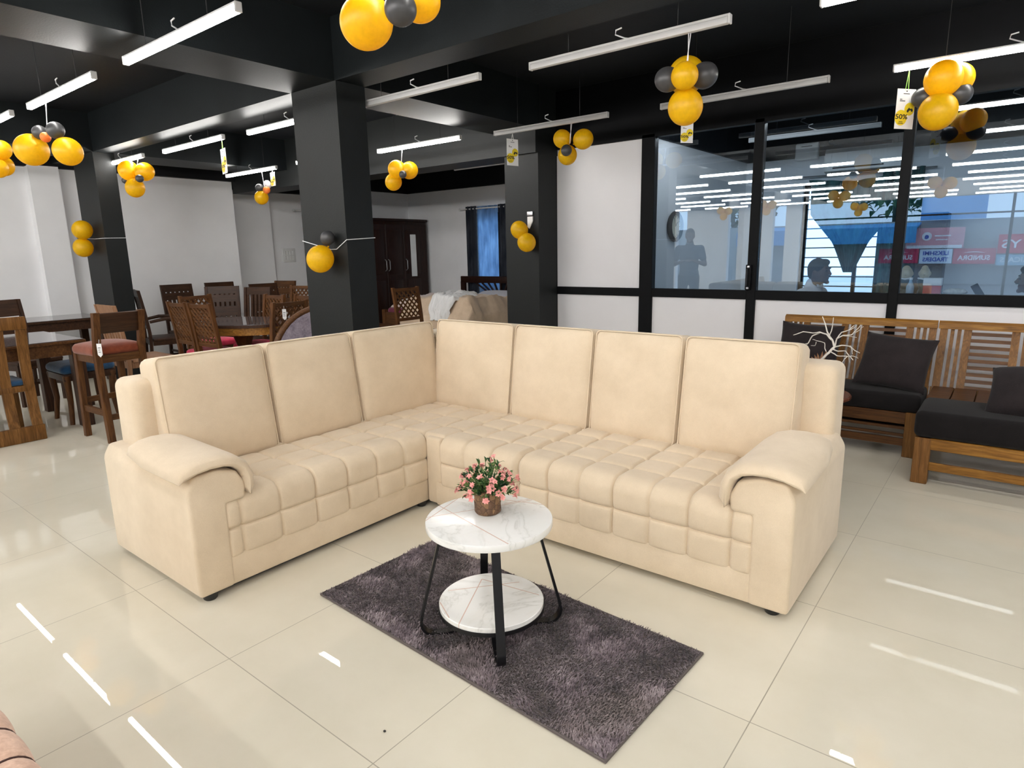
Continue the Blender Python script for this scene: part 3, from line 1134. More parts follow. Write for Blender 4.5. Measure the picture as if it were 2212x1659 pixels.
arm(lambda s, t, z: Vector((XF + .012 - t, 1.062 + s, z)))
arm(lambda s, t, z: Vector((-.55 - s, YF - .012 + t, z)))
for x, y in ((-2.555, 1.12), (-3.30, 1.12), (-2.56, 2.36), (-3.30, 3.25), (-.62, 2.41), (-.62, 3.24), (-1.85, 2.43)):
    MB().lathe([(.024, 0), (.028, .004), (.032, .034)], 16, (x, y, 0)).build('foot', M['black_foot'], sofa, 40, world=True)

# ================================================================ RUG
rug = thing('shaggy_rug', 'dark purple-grey shaggy rectangular rug under the round marble table', 'rug', (-1.462, 1.70, 0), math.radians(-2.6))
RW, RD = 1.425, .635
MB().box(-RW / 2, RW / 2, -RD / 2, RD / 2, .001, .008, .002, 1).build('backing', M['rug_back'], rug)
kr = NT('shaggy_purple_grey_pile')
_v = kr.coord()
_a = kr.noise(_v, 8, 6, .68, .9)
_b = kr.noise(_v, 45, 3, .6)
_c = kr.noise(_v, 2.2, 2, .5)
_h = kr.math('ADD', kr.math('MULTIPLY', _a, .6), kr.math('MULTIPLY', _b, .4))
_col = kr.ramp(_h, [(.38, (.050, .036, .045, 1)), (.50, (.19, .145, .165, 1)), (.62, (.40, .335, .355, 1))])
_col = kr.mix(kr.ramp(_c, [(.56, (0, 0, 0, 1)), (.75, (.5, .5, .5, 1))]), _col, (.34, .28, .25, 1))
kr.l(_col, kr.b.inputs['Base Color'])
kr.b.inputs['Roughness'].default_value = .75
kr.b.inputs['Sheen Weight'].default_value = .35
rr = random.Random(11)
vs, fs = [], []
NP = 42000
for i in range(NP):
    x, y = rr.uniform(-RW / 2, RW / 2), rr.uniform(-RD / 2, RD / 2)
    an = noise.noise(Vector((x * 5, y * 5, 3))) * 5 + rr.uniform(-1.1, 1.1)
    L = rr.uniform(.010, .020)
    lean = rr.uniform(.3, 1.0)
    dx, dy = math.cos(an) * L * lean, math.sin(an) * L * lean
    dz = L * (1.15 - lean * .6)
    w = .0022
    px, py = -math.sin(an) * w, math.cos(an) * w
    k = len(vs)
    vs += [(x - px, y - py, .007), (x + px, y + py, .007), (x + dx * .5 + px * .8, y + dy * .5 + py * .8, .007 + dz * .7),
           (x + dx * .5 - px * .8, y + dy * .5 - py * .8, .007 + dz * .7), (x + dx, y + dy, .007 + dz * .95)]
    fs += [(k, k + 1, k + 2, k + 3), (k + 3, k + 2, k + 4)]
me = bpy.data.meshes.new('pile')
me.from_pydata(vs, [], fs)
pile = link_mesh('pile', me, kr.m, rug)
pile['kind'] = 'stuff'
mb = MB()
for s in (-1, 1):
    mb.box(-RW / 2 - .004, RW / 2 + .004, s * (RD / 2) - .004, s * (RD / 2) + .004, .001, .011, .002, 1)
    mb.box(s * (RW / 2) - .004, s * (RW / 2) + .004, -RD / 2, RD / 2, .001, .011, .002, 1)
mb.build('border', M['rug_back'], rug)

# ================================================================ ROUND MARBLE TABLE
TC = (-1.44, 1.66)
TL = [(-.232, -.0275, .193, -.128), (-.171, -.16, -.222, .07), (-.191, -.138, -.088, .032), (-.088, .032, .03, .227), (-.068, .165, .092, .215), (-.037, .135, .017, .232)]
SL = [(-.126, .09, .015, -.198), (-.174, -.056, .01, .161), (-.126, .09, .13, .128), (-.14, -.135, -.04, -.19)]
tab = thing('coffee_table', 'round two-tier white marble coffee table with black bent metal legs', 'coffee table', (TC[0], TC[1], .010))
MB().lathe([(.001, .422), (.226, .422), (.2335, .424), (.235, .428), (.235, .446), (.2335, .4495), (.231, .450), (.001, .450)], 96).build('tabletop', marble_mat('white_marble_top', TL), tab, 30)
MB().lathe([(.001, .100), (.196, .100), (.1985, .102), (.1985, .118), (.196, .120), (.001, .120)], 96).build('lower_shelf', marble_mat('white_marble_shelf', SL), tab, 30)
mb = MB()
n = 64
for z0, z1 in ((.088, .103),):
    vs = []
    for k in range(n):
        a = 2 * PI * k / n
        for r, z in ((.190, z0), (.2015, z0), (.2015, z1), (.190, z1)):
            vs.append((r * math.cos(a), r * math.sin(a), z))
    fs = []
    for k in range(n):
        for j in range(4):
            a, b2 = k * 4 + j, k * 4 + (j + 1) % 4
            c2, d2 = ((k + 1) % n) * 4 + (j + 1) % 4, ((k + 1) % n) * 4 + j
            fs.append((a, b2, c2, d2))
    mb.add(vs, fs)
mb.build('shelf_ring', M['black_metal'], tab, 40)


def leg_strip(ang):
    prof = [(.135, .419), (.176, .419), (.180, .405)]
    for k in range(1, 9):
        prof.append((.180 + .084 * k / 8, .405 - .325 * k / 8))
    cx, cz, R = .218, .052, .050
    for k in range(0, 15):
        a = math.radians(22 - 112 * k / 14)
        prof.append((cx + R * math.cos(a), cz + R * math.sin(a)))
    prof += [(.17, .004), (.12, .010), (.10, .03), (.11, .07), (.15, .086), (.192, .090)]
    w, th = .0155, .0048
    vs, fs = [], []
    for i, (r, z) in enumerate(prof):
        a = Vector(prof[max(i - 1, 0)])
        b2 = Vector(prof[min(i + 1, len(prof) - 1)])
        t = (b2 - a).normalized()
        nx, nz = -t.y, t.x
        for sw, sn in ((-1, -1), (1, -1), (1, 1), (-1, 1)):
            vs.append(rotz(ang) @ Vector((r + nx * th * sn, sw * w, z + nz * th * sn)))
    for i in range(len(prof) - 1):
        for j in range(4):
            a, b2 = i * 4 + j, i * 4 + (j + 1) % 4
            fs.append((a, b2, b2 + 4, a + 4))
    fs += [(3, 2, 1, 0), tuple(range(len(vs) - 4, len(vs)))]
    return MB().add(vs, fs)


for d in (-43, 47, 137, 227):
    leg_strip(math.radians(d)).build('leg', M['black_metal'], tab, 40)

# ---- flower pot
pot = thing('potted_flowers', 'small bark-covered pot of pink flowers on the marble table', 'flower pot', (-1.478, 1.698, .4605))
kb = NT('bark_chip_pot')
_v = kb.coord()
vo = kb.n('ShaderNodeTexVoronoi')
vo.inputs['Scale'].default_value = 52
kb.l(_v, vo.inputs['Vector'])
ve = kb.n('ShaderNodeTexVoronoi', feature='DISTANCE_TO_EDGE')
ve.inputs['Scale'].default_value = 52
kb.l(_v, ve.inputs['Vector'])
_c = kb.ramp(vo.outputs['Color'], [(.1, (.075, .036, .018, 1)), (.5, (.16, .085, .045, 1)), (.9, (.30, .165, .075, 1))])
kb.l(kb.mix(kb.ramp(ve.outputs['Distance'], [(.0, (0, 0, 0, 1)), (.05, (1, 1, 1, 1))]), (.03, .016, .010, 1), _c), kb.b.inputs['Base Color'])
kb.b.inputs['Roughness'].default_value = .7
kb.bump(ve.outputs['Distance'], .9, .01)
vs, fs = [], []
prof = [(.001, 0), (.044, 0), (.048, .004)] + [(.050, .004 + .086 * k / 16) for k in range(1, 17)] + [(.046, .092), (.044, .085), (.001, .078)]
mb = MB().lathe(prof, 64)
for p in mb.v:
    if p.x ** 2 + p.y ** 2 > .047 ** 2 and p.z > .002:
        k = noise.noise(Vector((p.x * 55, p.y * 55, p.z * 55))) * .0022
        q = Vector((p.x, p.y, 0)).normalized() * k
        p += q
mb.build('pot', kb.m, pot, 50)
kl = NT('small_green_leaves')
_v = kl.coord()
kl.l(kl.ramp(kl.noise(_v, 30, 3), [(.35, (.012, .045, .016, 1)), (.5, (.04, .12, .03, 1)), (.68, (.25, .34, .10, 1))]), kl.b.inputs['Base Color'])
kl.b.inputs['Roughness'].default_value = .45
rf = random.Random(5)


def leaf(mb, p, d, L, w, up):
    d = d.normalized()
    s = d.cross(up).normalized()
    u = s.cross(d).normalized()
    pts = []
    for k, (a, b2, c2) in enumerate(((0, .1, 0), (.35, 1, .10), (.7, .75, .06), (1, .02, -.12))):
        pts.append((p + d * L * a + u * L * c2, w * b2))
    vs = []
    for q, hw in pts:
        vs += [q - s * hw + u * hw * .35, q, q + s * hw + u * hw * .35]
    fs = []
    for i in range(3):
        for j in range(2):
            a = i * 3 + j
            fs.append((a, a + 1, a + 4, a + 3))
    mb.add(vs, fs)


stems = MB()
leaves = MB()
heads = []
for i in range(56):
    a = i * 2.39996 + rf.uniform(-.25, .25)
    tilt = math.sqrt((i + .5) / 56) * 1.38
    R = rf.uniform(.100, .140) * (1.0 - .30 * (tilt / 1.38))
    d = Vector((math.sin(tilt) * math.cos(a), math.sin(tilt) * math.sin(a), math.cos(tilt)))
    base = Vector((d.x * .025, d.y * .025, .078))
    tip = base + d * R + Vector((0, 0, -.012 * tilt ** 2 + .012))
    mid = base.lerp(tip, .55) + Vector((0, 0, .012))
    stems.tube([base, mid, tip], .0011, 5)
    if tilt > .55 or i % 4 == 0:
        heads.append((tip, d))
    for k in range(11):
        f = rf.uniform(.15, .95)
        q = base.lerp(tip, f)
        ld = d + Vector((rf.uniform(-1, 1), rf.uniform(-1, 1), rf.uniform(-.3, .8)))
        leaf(leaves, q, ld, rf.uniform(.016, .030), rf.uniform(.0035, .0065), Vector((rf.uniform(-.3, .3), rf.uniform(-.3, .3), 1)))
stems.build('stem_cluster', kl.m, pot, 40)
lo = leaves.build('foliage', kl.m, pot, 0)
fm_ = MB()
for k in range(5):
    a = 2 * PI * k / 5
    d = Vector((math.cos(a), math.sin(a), .45))
    leaf(fm_, Vector((0, 0, .001)), d, .0125, .0048, Vector((0, 0, 1)))
fm_.lathe([(.0003, -.008), (.0022, -.003), (.0030, .002)], 8)
FM = fm_.build('flower', plain('pink_petals', (.84, .36, .33, 1), .6, var=.14, scale=40), pot, 0)
first = True
for tip, d in heads:
    for q in range(2):
        if q and rf.random() < .15:
            continue
        o = FM if first else FM.copy()
        if not first:
            COL.objects.link(o)
            o.parent = pot
        first = False
        o.location = tip + Vector((rf.uniform(-.012, .012), rf.uniform(-.012, .012), rf.uniform(-.010, .010))) * (1 if q else .2)
        dd = d + Vector((rf.uniform(-.6, .6), rf.uniform(-.6, .6), rf.uniform(-.5, .3)))
        o.rotation_mode = 'QUATERNION'
        o.rotation_quaternion = dd.to_track_quat('Z', 'Y')
        sc = rf.uniform(.85, 1.25)
        o.scale = (sc, sc, sc)

# ================================================================ PEACH CHANNEL-TUFTED SEAT, lower left corner
pe = thing('channel_tufted_seat', 'peach fabric seat edge with dark piped channels in the lower left corner', 'sofa', (-1.75, -.15, 0))
X0, X1, Y0, Y1, ZT = -2.30, -.99, -.55, .262, .43
nch = 10
cw = .131
def peach(u, v):
    # v runs from the far bottom edge over the top to the near bottom
    x = -1.507 - .131 * 6 + u * cw * nch
    ch = abs(math.sin(PI * (u * nch)))
    h = .007 * ch ** .5
    r = .05
    L = [(Y1, .14), (Y1, ZT - r)]
    s = v
    if s < .2:
        y, z, ny, nz = Y1, .14 + (ZT - r - .14) * s / .2, 1, 0
    elif s < .35:
        a = (s - .2) / .15 * PI / 2
        y, z, ny, nz = Y1 - r + r * math.cos(a), ZT - r + r * math.sin(a), math.cos(a), math.sin(a)
    elif s < .8:
        y, z, ny, nz = Y1 - r + (Y0 - Y1 + 2 * r) * (s - .35) / .45, ZT, 0, 1
    else:
        a = PI / 2 + (s - .8) / .2 * PI / 2
        y, z, ny, nz = Y0 + r + r * math.cos(a), ZT - r + r * math.sin(a), math.cos(a), math.sin(a)
    return Vector((x, y + ny * h, z + nz * h))


MB().grid(peach, 120, 60).build('tufted_cover', M['peach_fabric'], pe, 60, world=True)
MB().box(-2.27, -1.0, Y0 + .04, Y1 - .02, .13, .40).build('seat_core', M['peach_fabric'], pe, 0, world=True)
for k in range(1, nch):
    x = -1.507 - .131 * 6 + cw * k
    pts = [peach(k / nch, v / 40) for v in range(0, 40)]
    MB().tube([p + Vector((0, 0, .001)) for p in pts], .0032, 6).build('piping', M['peach_piping'], pe, 60, world=True)
for x in (-2.2, -1.08):
    for y in (-.48, .18):
        MB().lathe([(.016, 0), (.024, .14)], 14, (x, y, 0)).build('leg', M['wood_dark'], pe, 40, world=True)

# ================================================================ DINING AREA
def chair(style, H=1.0, W=.43, D=.42, wd='wood_mid', seat='wood_mid', hs=.45, label='x', loc=(0, 0), rz=0, group=None, lean=.07):
    """side chair, front towards -y, back top at z=H"""
    t = thing('dining_chair', label, 'chair', (loc[0], loc[1], 0), rz, group)
    m, mx = M[wd], M['wood_midx' if wd == 'wood_mid' else ('wood_darkx' if wd == 'wood_dark' else wd)]
    hw, hd = W / 2 - .02, D / 2 - .02
    for s in (-1, 1):
        MB().prism([(s * hw - .018, -hd - .018), (s * hw + .018, -hd - .018), (s * hw + .018, -hd + .018), (s * hw - .018, -hd + .018)], 0, hs - .03).build('leg', m, t, 0)
        p = MB()
        n = 8
        vs, fs = [], []
        for k in range(n + 1):
            z = H * k / n
            f = max(0, (z - hs) / (H - hs))
            y = hd + .02 + lean * f ** 1.4 + (.025 * (1 - z / hs) if z < hs else 0)
            vs += [(s * hw - .018, y - .018, z), (s * hw + .018, y - .018, z), (s * hw + .018, y + .018, z), (s * hw - .018, y + .018, z)]
        for k in range(n):
            for j in range(4):
                a, b = k * 4 + j, k * 4 + (j + 1) % 4
                fs.append((a, b, b + 4, a + 4))
        fs += [(3, 2, 1, 0), tuple(range(n * 4, n * 4 + 4))]
        p.add(vs, fs).build('leg', m, t, 30)
    a = MB()
    for s in (-1, 1):
        a.box(s * hw - .011, s * hw + .011, -hd, hd, hs - .085, hs - .025)
        a.box(s * hw - .009, s * hw + .009, -hd, hd, .16, .19)
    a.box(-hw, hw, -hd - .011, -hd + .011, hs - .085, hs - .025).box(-hw, hw, hd + .008, hd + .03, hs - .085, hs - .025)
    a.box(-hw, hw, -.012, .012, .17, .195)
    a.build('rail', mx, t, 0)
    if seat.startswith('wood'):
        MB().box(-W / 2, W / 2, -D / 2 - .01, D / 2 - .03, hs - .03, hs, .008).build('seat', M[seat], t)
    else:
        vs, fs = cushion(W - .01, .07, D - .05, .03, .0, .0, 10)
        mb = MB().add(vs, fs)
        for q in mb.v:
            q.z += hs + .005 + (.02 * (1 - (q.x / W * 2) ** 2) * (1 - (q.y / D * 2) ** 2) if q.z > 0 else 0)
            q.y -= .02
        mb.build('seat', M[seat], t, 70)

    def yb(z):
        f = max(0, (z - hs) / (H - hs))
        return hd + .02 + lean * f ** 1.4
    bk = MB()

    def plank(x0, x1, z0, z1, th=.010):
        bk.add([(x0, yb(z0) - th, z0), (x1, yb(z0) - th, z0), (x1, yb(z1) - th, z1), (x0, yb(z1) - th, z1),
                (x0, yb(z0) + th, z0), (x1, yb(z0) + th, z0), (x1, yb(z1) + th, z1), (x0, yb(z1) + th, z1)],
               [(0, 1, 2, 3), (7, 6, 5, 4), (0, 4, 5, 1), (1, 5, 6, 2), (2, 6, 7, 3), (3, 7, 4, 0)])
    iw = hw - .016
    z0, z1 = hs + .12, H
    if style == 'slots':
        rows = [(1.0, .80, 0), (.80, .77, 7), (.77, .58, 0), (.58, .46, 7), (.46, .20, 0), (.20, .17, 7), (.17, 0, 0)]
        for a0, a1, nb in rows:
            za, zb = z0 + (z1 - z0) * a1, z0 + (z1 - z0) * a0
            if nb == 0:
                plank(-iw, iw, za, zb)
            else:
                for k in range(nb):
                    x = -iw + 2 * iw * k / (nb - 1)
                    plank(x - .018, x + .018, za, zb)
    elif style == 'lattice':
        plank(-iw, iw, z1 - .05, z1 - .012)
        plank(-iw, iw, z0, z0 + .04)
        za, zb = z0 + .04, z1 - .05
        n = 5
        st = 2 * iw / n
        k = -12
        while k < 20:
            for sg in (1, -1):
                # diagonal strips clipped to the frame
                pts = []
                xs = -iw + k * st
                a0 = (xs, za)
                a1 = (xs + (zb - za) * sg, zb)
                lo, hi = 0.0, 1.0
                dx = a1[0] - a0[0]
                for lim, sgn in ((-iw, 1), (iw, -1)):
                    c0, c1 = (a0[0] - lim) * sgn, (a1[0] - lim) * sgn
                    if c0 < 0 and c1 < 0:
                        lo, hi = 1, 0
                    elif c0 < 0:
                        lo = max(lo, c0 / (c0 - c1))
                    elif c1 < 0:
                        hi = min(hi, c0 / (c0 - c1))
                if hi - lo > .03:
                    zA, zB = za + (zb - za) * lo, za + (zb - za) * hi
                    bk.bar((a0[0] + dx * lo, yb(zA) + sg * .004, zA), (a0[0] + dx * hi, yb(zB) + sg * .004, zB), .020, .008, (0, 1, 0))
            k += 1
    elif style == 'slats':
        plank(-iw, iw, z1 - .09, z1 - .0)
        plank(-iw, iw, z0, z0 + .04)
        for k in range(6):
            x = -iw + .02 + (2 * iw - .04) * k / 5
            plank(x - .014, x + .014, z0 + .04, z1 - .09, .007)
    elif style == 'board':
        plank(-iw, iw, z1 - .17, z1 - .0)
        plank(-iw, iw, z1 - .36, z1 - .24)
    bk.build('backrest', mx, t, 0)
    return t


def place_top(x, y, rz, D=.42, lean=.07):
    off = D / 2 + lean
    return (x + off * math.sin(rz), y - off * math.cos(rz))


def chair_at(style, x, y, rz, label, **kw):
    D = kw.get('D', .42)
    ln = kw.get('lean', .07)
    return chair(style, label=label, loc=place_top(x, y, rz, D, ln), rz=rz, **kw)


GS, GLT = 'dark dining chairs with pierced board backs', 'lattice-back dining chairs round the oval table'
R = math.radians
chair_at('slots', -9.24, 4.12, R(90), 'dark pierced-back dining chair furthest left against the far white wall', H=1.07, wd='wood_dark', seat='wood_dark', group=GS)
chair_at('slots', -9.24, 4.74, R(90), 'dark dining chair against far wall, mostly hidden by another pierced-back chair', H=1.07, wd='wood_dark', seat='wood_dark', group=GS)
chair_at('slots', -8.28, 4.28, R(50), 'dark pierced-back dining chair turned towards the sofa, nearest of its kind', H=1.05, wd='wood_dark', seat='wood_dark', group=GS)
chair_at('slots', -8.46, 4.98, R(90), 'dark dining chair by the wall above the right end of the oval table', H=1.05, wd='wood_dark', seat='wood_dark', group=GS)
chair_at('slots', -9.0, 5.68, R(12), 'reddish dining chair furthest back, below the wall switch board', H=1.05, wd='wood_mid', seat='wood_mid', group=GS)
chair_at('lattice', -6.55, 2.90, R(180), 'lattice chair at left of oval table, left of a matching pair', H=1.0, seat='pink_fabric', W=.39, group=GLT)
chair_at('lattice', -6.13, 2.92, R(185), 'lattice chair over bright crimson seat, right of a matching pair', H=1.0, seat='pink_fabric', W=.39, group=GLT)
chair_at('lattice', -7.58, 3.58, R(100), 'lattice chair behind the matching pair at the oval table', H=1.0, seat='pink_fabric', W=.42, group=GLT)
chair_at('lattice', -5.50, 3.50, R(-78), 'nearest lattice chair with a white tag, next to the central column', H=1.0, seat='pink_fabric', W=.46, group=GLT)
chair_at('lattice', -6.66, 4.05, R(6), 'lattice chair beyond the oval table, left of two', H=1.0, seat='pink_fabric', W=.36, group=GLT)
chair_at('lattice', -6.25, 4.16, R(-3), 'lattice chair beyond the oval table, right of two', H=1.0, seat='pink_fabric', W=.36, group=GLT)
chair_at('slats', -7.50, 4.34, R(20), 'dark slatted chair standing just behind the oval table', H=1.05, wd='wood_dark', seat='wood_dark', W=.40, group=GS)
chair_at('lattice', -7.60, 5.05, R(15), 'brown chair half hidden by the central column, far behind the oval table', H=1.04, seat='wood_mid', W=.40, group=GLT)
chair_at('lattice', -6.26, 5.68, R(90), 'lattice chair between the central column and the bed', H=1.0, seat='wood_mid', W=.46, group=GLT)
chair_at('slats', -7.0, 2.42, R(180), 'pale slatted chair in front of the left column behind the bar stool', H=.99, wd='wood_pale', seat='wood_pale', W=.46)
chair_at('board', -8.15, 1.84, R(110), 'dark board-back chair cut by the left photo edge', H=1.04, wd='wood_dark', seat='wood_dark', W=.46)

# dark carver chair with arms
t = chair_at('slats', -8.60, 3.34, R(165), 'dark carver armchair right of the left column', H=1.05, wd='wood_dark', seat='wood_dark', W=.50, D=.46)
t.name = 'carver_chair'
for s in (-1, 1):
    MB().tube([(s * .235, .22, .66), (s * .245, .05, .69), (s * .245, -.12, .68), (s * .24, -.20, .64), (s * .235, -.215, .44)], [.018, .022, .024, .022, .018], 8).build('armrest', M['wood_darkx'], t, 60)

# white shop tags hanging on two chairs
def swing_tag(label, p, rz):
    t = thing('price_tag', label, 'tag', p, rz, 'white paper tags tied to furniture')
    MB().prism([(-.018, 0), (.018, 0), (.018, -.085), (0, -.105), (-.018, -.085)], -.001, .001, 'Y').build('paper', M['price_white'], t, 0)
    MB().tube([(0, 0, -.005), (0, .01, .03)], .0014, 5).build('string', M['white_cord'], t)
    MB().box(-.010, .010, -.0016, -.001, -.035, -.030).box(-.010, .006, -.0016, -.001, -.05, -.046).box(-.010, .008, -.0016, -.001, -.066, -.062).build('print', M['ink'], t, 0)
    return t


swing_tag('white tag on the nearest lattice chair', (-5.452, 3.40, .93), R(60))
swing_tag('white tag on the bar stool beside its orange seat', (-5.432, 1.80, .80), R(40))

# ---- oval table
t = thing('dining_table', 'oval dining table with honey-brown rim among the lattice chairs', 'table', (-6.38, 3.475, 0), R(12))
def oval(rx, ry, n=48):
    return [(rx * math.cos(2 * PI * k / n), ry * math.sin(2 * PI * k / n)) for k in range(n)]
MB().prism(oval(.62, .42), .735, .762).build('tabletop', M['wood_dark'], t, 30)
MB().prism(oval(.60, .40), .66, .735).build('apron', M['wood_honey'], t, 30)
MB().prism(oval(.60, .40), .762, .768).build('glass_top', M['table_glass'], t, 30)
MB().lathe([(.085, 0), (.085, .03), (.05, .06), (.042, .30), (.065, .50), (.12, .66)], 24).build('pedestal', M['wood_mid'], t, 50)


def table(label, x0, x1, y0, y1, h, legw, wd, wdx, inset=.02, group=None, apron=.10):
    t = thing('dining_table', label, 'table', ((x0 + x1) / 2, (y0 + y1) / 2, 0), 0, group)
    w, d = (x1 - x0) / 2, (y1 - y0) / 2
    MB().box(-w, w, -d, d, h - .03, h - .006, .004, 1).build('tabletop', M[wdx], t)
    MB().box(-w + .012, w - .012, -d + .012, d - .012, h - .006, h, .002, 1).build('glass_top', M['table_glass'], t)
    e = inset + .02
    a = MB()
    for s in (-1, 1):
        a.box(s * (w - e) - .012, s * (w - e) + .012, -d + e, d - e, h - .03 - apron, h - .03)
        a.box(-w + e, w - e, s * (d - e) - .012, s * (d - e) + .012, h - .03 - apron, h - .03)
    a.build('apron', M[wdx], t, 0)
    for s in (-1, 1):
        for q in (-1, 1):
            cx, cy = s * (w - inset - legw / 2), q * (d - inset - legw / 2)
            MB().box(cx - legw / 2, cx + legw / 2, cy - legw / 2, cy + legw / 2, 0, h - .03, .004, 1).build('leg', M[wd], t)
    return t


table('near brown dining table with a glass top beside the bar stool', -7.30, -6.25, .75, 1.98, .765, .095, 'wood_dark', 'wood_midx', .02)
table('far dark dining table with reflective top in front of the left column', -9.30, -8.50, 1.6, 2.98, .765, .08, 'wood_dark', 'wood_darkx', .02)

# ---- slatted high-back chair at the left edge, back to the viewer
t = thing('slat_chair', 'honey-brown chair with full-length back slats, nearest furniture at the left edge', 'chair', (-6.315, 1.27, 0))
for y in (-.23, -.075, .085, .235):
    vs, fs = [], []
    w = .036
    for k in range(11):
        z = .11 + .80 * k / 10
        f = abs(z - .52) / .42
        x = .16 + .05 * f ** 2 - .02
        vs += [(x - .012, y - w, z), (x + .012, y - w, z), (x + .012, y + w, z), (x - .012, y + w, z)]
    for k in range(10):
        for j in range(4):
            a, b = k * 4 + j, k * 4 + (j + 1) % 4
            fs.append((a, b, b + 4, a + 4))
    fs += [(3, 2, 1, 0), (40, 41, 42, 43)]
    MB().add(vs, fs).build('back_slat', M['wood_honeyz'], t, 30)
MB().box(.165, .20, -.275, .275, .90, 1.0, .006).build('top_rail', M['wood_honeyz'], t)
MB().box(.175, .215, -.275, .28, 0, .125, .006).build('bottom_board', M['wood_honeyz'], t)
MB().box(-.25, .16, -.25, .25, .40, .45, .01).build('seat', M['wood_honeyz'], t)
vs, fs = cushion(.46, .05, .40, .024, 0, 0, 8)
MB().add([v + Vector((-.05, 0, .472)) for v in [rotz(PI / 2) @ q for q in vs]], fs).build('seat_pad', M['blue_fabric'], t, 70)
for y in (-.22, .22):
    MB().box(-.25, -.21, y - .02, y + .02, 0, .40).build('leg', M['wood_honeyz'], t, 0)

# ---- bar stool
t = thing('bar_stool', 'tall dark wooden bar stool with a rust orange seat and low backrest', 'bar stool', (-5.72, 1.96, 0), R(-90) + R(4))
# local front is -y; the back stands at +y
for s in (-1, 1):
    MB().bar((s * .165, -.205, 0), (s * .155, -.19, .70), .045, .045, (0, 1, 0), .003).build('leg', M['wood_mid'], t)
    vs, fs = [], []
    for k in range(11):
        z = 1.03 * k / 10
        y = .215 - .03 * min(1, z / .6) + (.07 * max(0, (z - .7) / .33))
        vs += [(s * .165 - .023, y - .023, z), (s * .165 + .023, y - .023, z), (s * .165 + .023, y + .023, z), (s * .165 - .023, y + .023, z)]
    for k in range(10):
        for j in range(4):
            a, b = k * 4 + j, k * 4 + (j + 1) % 4
            fs.append((a, b, b + 4, a + 4))
    fs += [(3, 2, 1, 0), (40, 41, 42, 43)]
    MB().add(vs, fs).build('leg', M['wood_mid'], t, 30)
    MB().bar((s * .16, -.20, .24), (s * .165, .19, .24), .022, .05).build('stretcher', M['wood_midx'], t)
    MB().bar((s * .158, -.19, .665), (s * .165, .18, .665), .022, .06).build('rail', M['wood_midx'], t)
MB().bar((-.16, -.20, .30), (.16, -.20, .30), .022, .045).build('stretcher', M['wood_midx'], t)
MB().bar((-.16, .19, .20), (.16, .19, .20), .022, .045).build('stretcher', M['wood_midx'], t)
MB().bar((-.16, -.195, .665), (.16, -.195, .665), .022, .06).build('rail', M['wood_midx'], t)
MB().bar((-.16, .185, .665), (.16, .185, .665), .022, .06).build('rail', M['wood_midx'], t)
MB().rbox((0, .235, .945), (.33, .024, .16), .006, 2, None, Matrix.Rotation(R(-12), 3, 'X')).build('backrest', M['wood_darkx'], t)
vs, fs = cushion(.38, .085, .40, .040, 0, 0, 12)
mb = MB().add(vs, fs)
for q in mb.v:
    q.z += .725 + (.025 * (1 - (q.x / .19) ** 2) * (1 - (q.y / .2) ** 2) if q.z > 0 else 0)
    q.y -= .015
mb.build('seat', M['orange_fabric'], t, 70)

# ---- low stool with blue seat
t = thing('low_stool', 'low dark stool with a blue cushion behind the bar stool', 'stool', (-6.62, 2.02, 0))
for s in (-1, 1):
    for q in (-1, 1):
        MB().tube([(s * .20, q * .19, 0), (s * .175, q * .17, .2), (s * .20, q * .18, .44)], [.020, .024, .032], 8).build('leg', M['wood_mid'], t, 60)
MB().box(-.22, .22, -.205, .205, .39, .45, .006).build('frame', M['wood_dark'], t)
MB().box(-.18, .18, -.012, .012, .14, .17).build('stretcher', M['wood_dark'], t, 0)
vs, fs = cushion(.45, .08, .43, .04, 0, 0, 10)
mb = MB().add(vs, fs)
for q in mb.v:
    q.z += .485 + (.02 * (1 - (q.x / .22) ** 2) * (1 - (q.y / .21) ** 2) if q.z > 0 else 0)
mb.build('seat', M['blue_fabric'], t, 70)

# ---- round bowl chair with fluffy cushion, half hidden by the central column
t = thing('bowl_chair', 'round mauve fluffy bowl chair with a wooden hoop, half behind the central column', 'chair', (-4.95, 3.52, 0))
ax = Vector((.78, -.55, .36)).normalized()
sx = ax.cross(Vector((0, 0, 1))).normalized()
sy = sx.cross(ax).normalized()
BMX = Matrix((sx, sy, ax)).transposed().to_4x4()
BMX.translation = Vector((0, 0, .50))
def bowl(u, v):
    a = 2 * PI * u
    r = .455 * v
    return Vector((r * math.cos(a), r * math.sin(a), -.20 * (1 - v * v) + .012 * noise.noise(Vector((r * math.cos(a) * 7, r * math.sin(a) * 7, 0)))))
mb = MB()
mb.add([BMX @ p for p in [bowl(i / 40, j / 14) + Vector((0, 0, h)) for h in (.03, -.03) for j in range(15) for i in range(40)]],
       [(o + j * 40 + i, o + j * 40 + (i + 1) % 40, o + (j + 1) * 40 + (i + 1) % 40, o + (j + 1) * 40 + i) for o in (0, 600) for j in range(14) for i in range(40)]
       + [(560 + i, 560 + (i + 1) % 40, 1160 + (i + 1) % 40, 1160 + i) for i in range(40)])
mb.build('bowl_cushion', fabric('mauve_fluffy_fabric', (.14, .115, .15, 1), (.40, .345, .41, 1), 60, 14, .95, .6, .5), t, 70)
MB().tube([BMX @ Vector((.485 * math.cos(2 * PI * k / 48), .485 * math.sin(2 * PI * k / 48), .0)) for k in range(49)], .030, 10, False).build('hoop_rail', M['wood_midx'], t, 60)
for a in range(4):
    q = rotz(PI / 4 + a * PI / 2) @ Vector((.24, 0, 0))
    MB().tube([(q.x * 1.1, q.y * 1.1, 0), (q.x * .8, q.y * .8, .30)], [.018, .022], 8).build('leg', M['wood_mid'], t, 60)

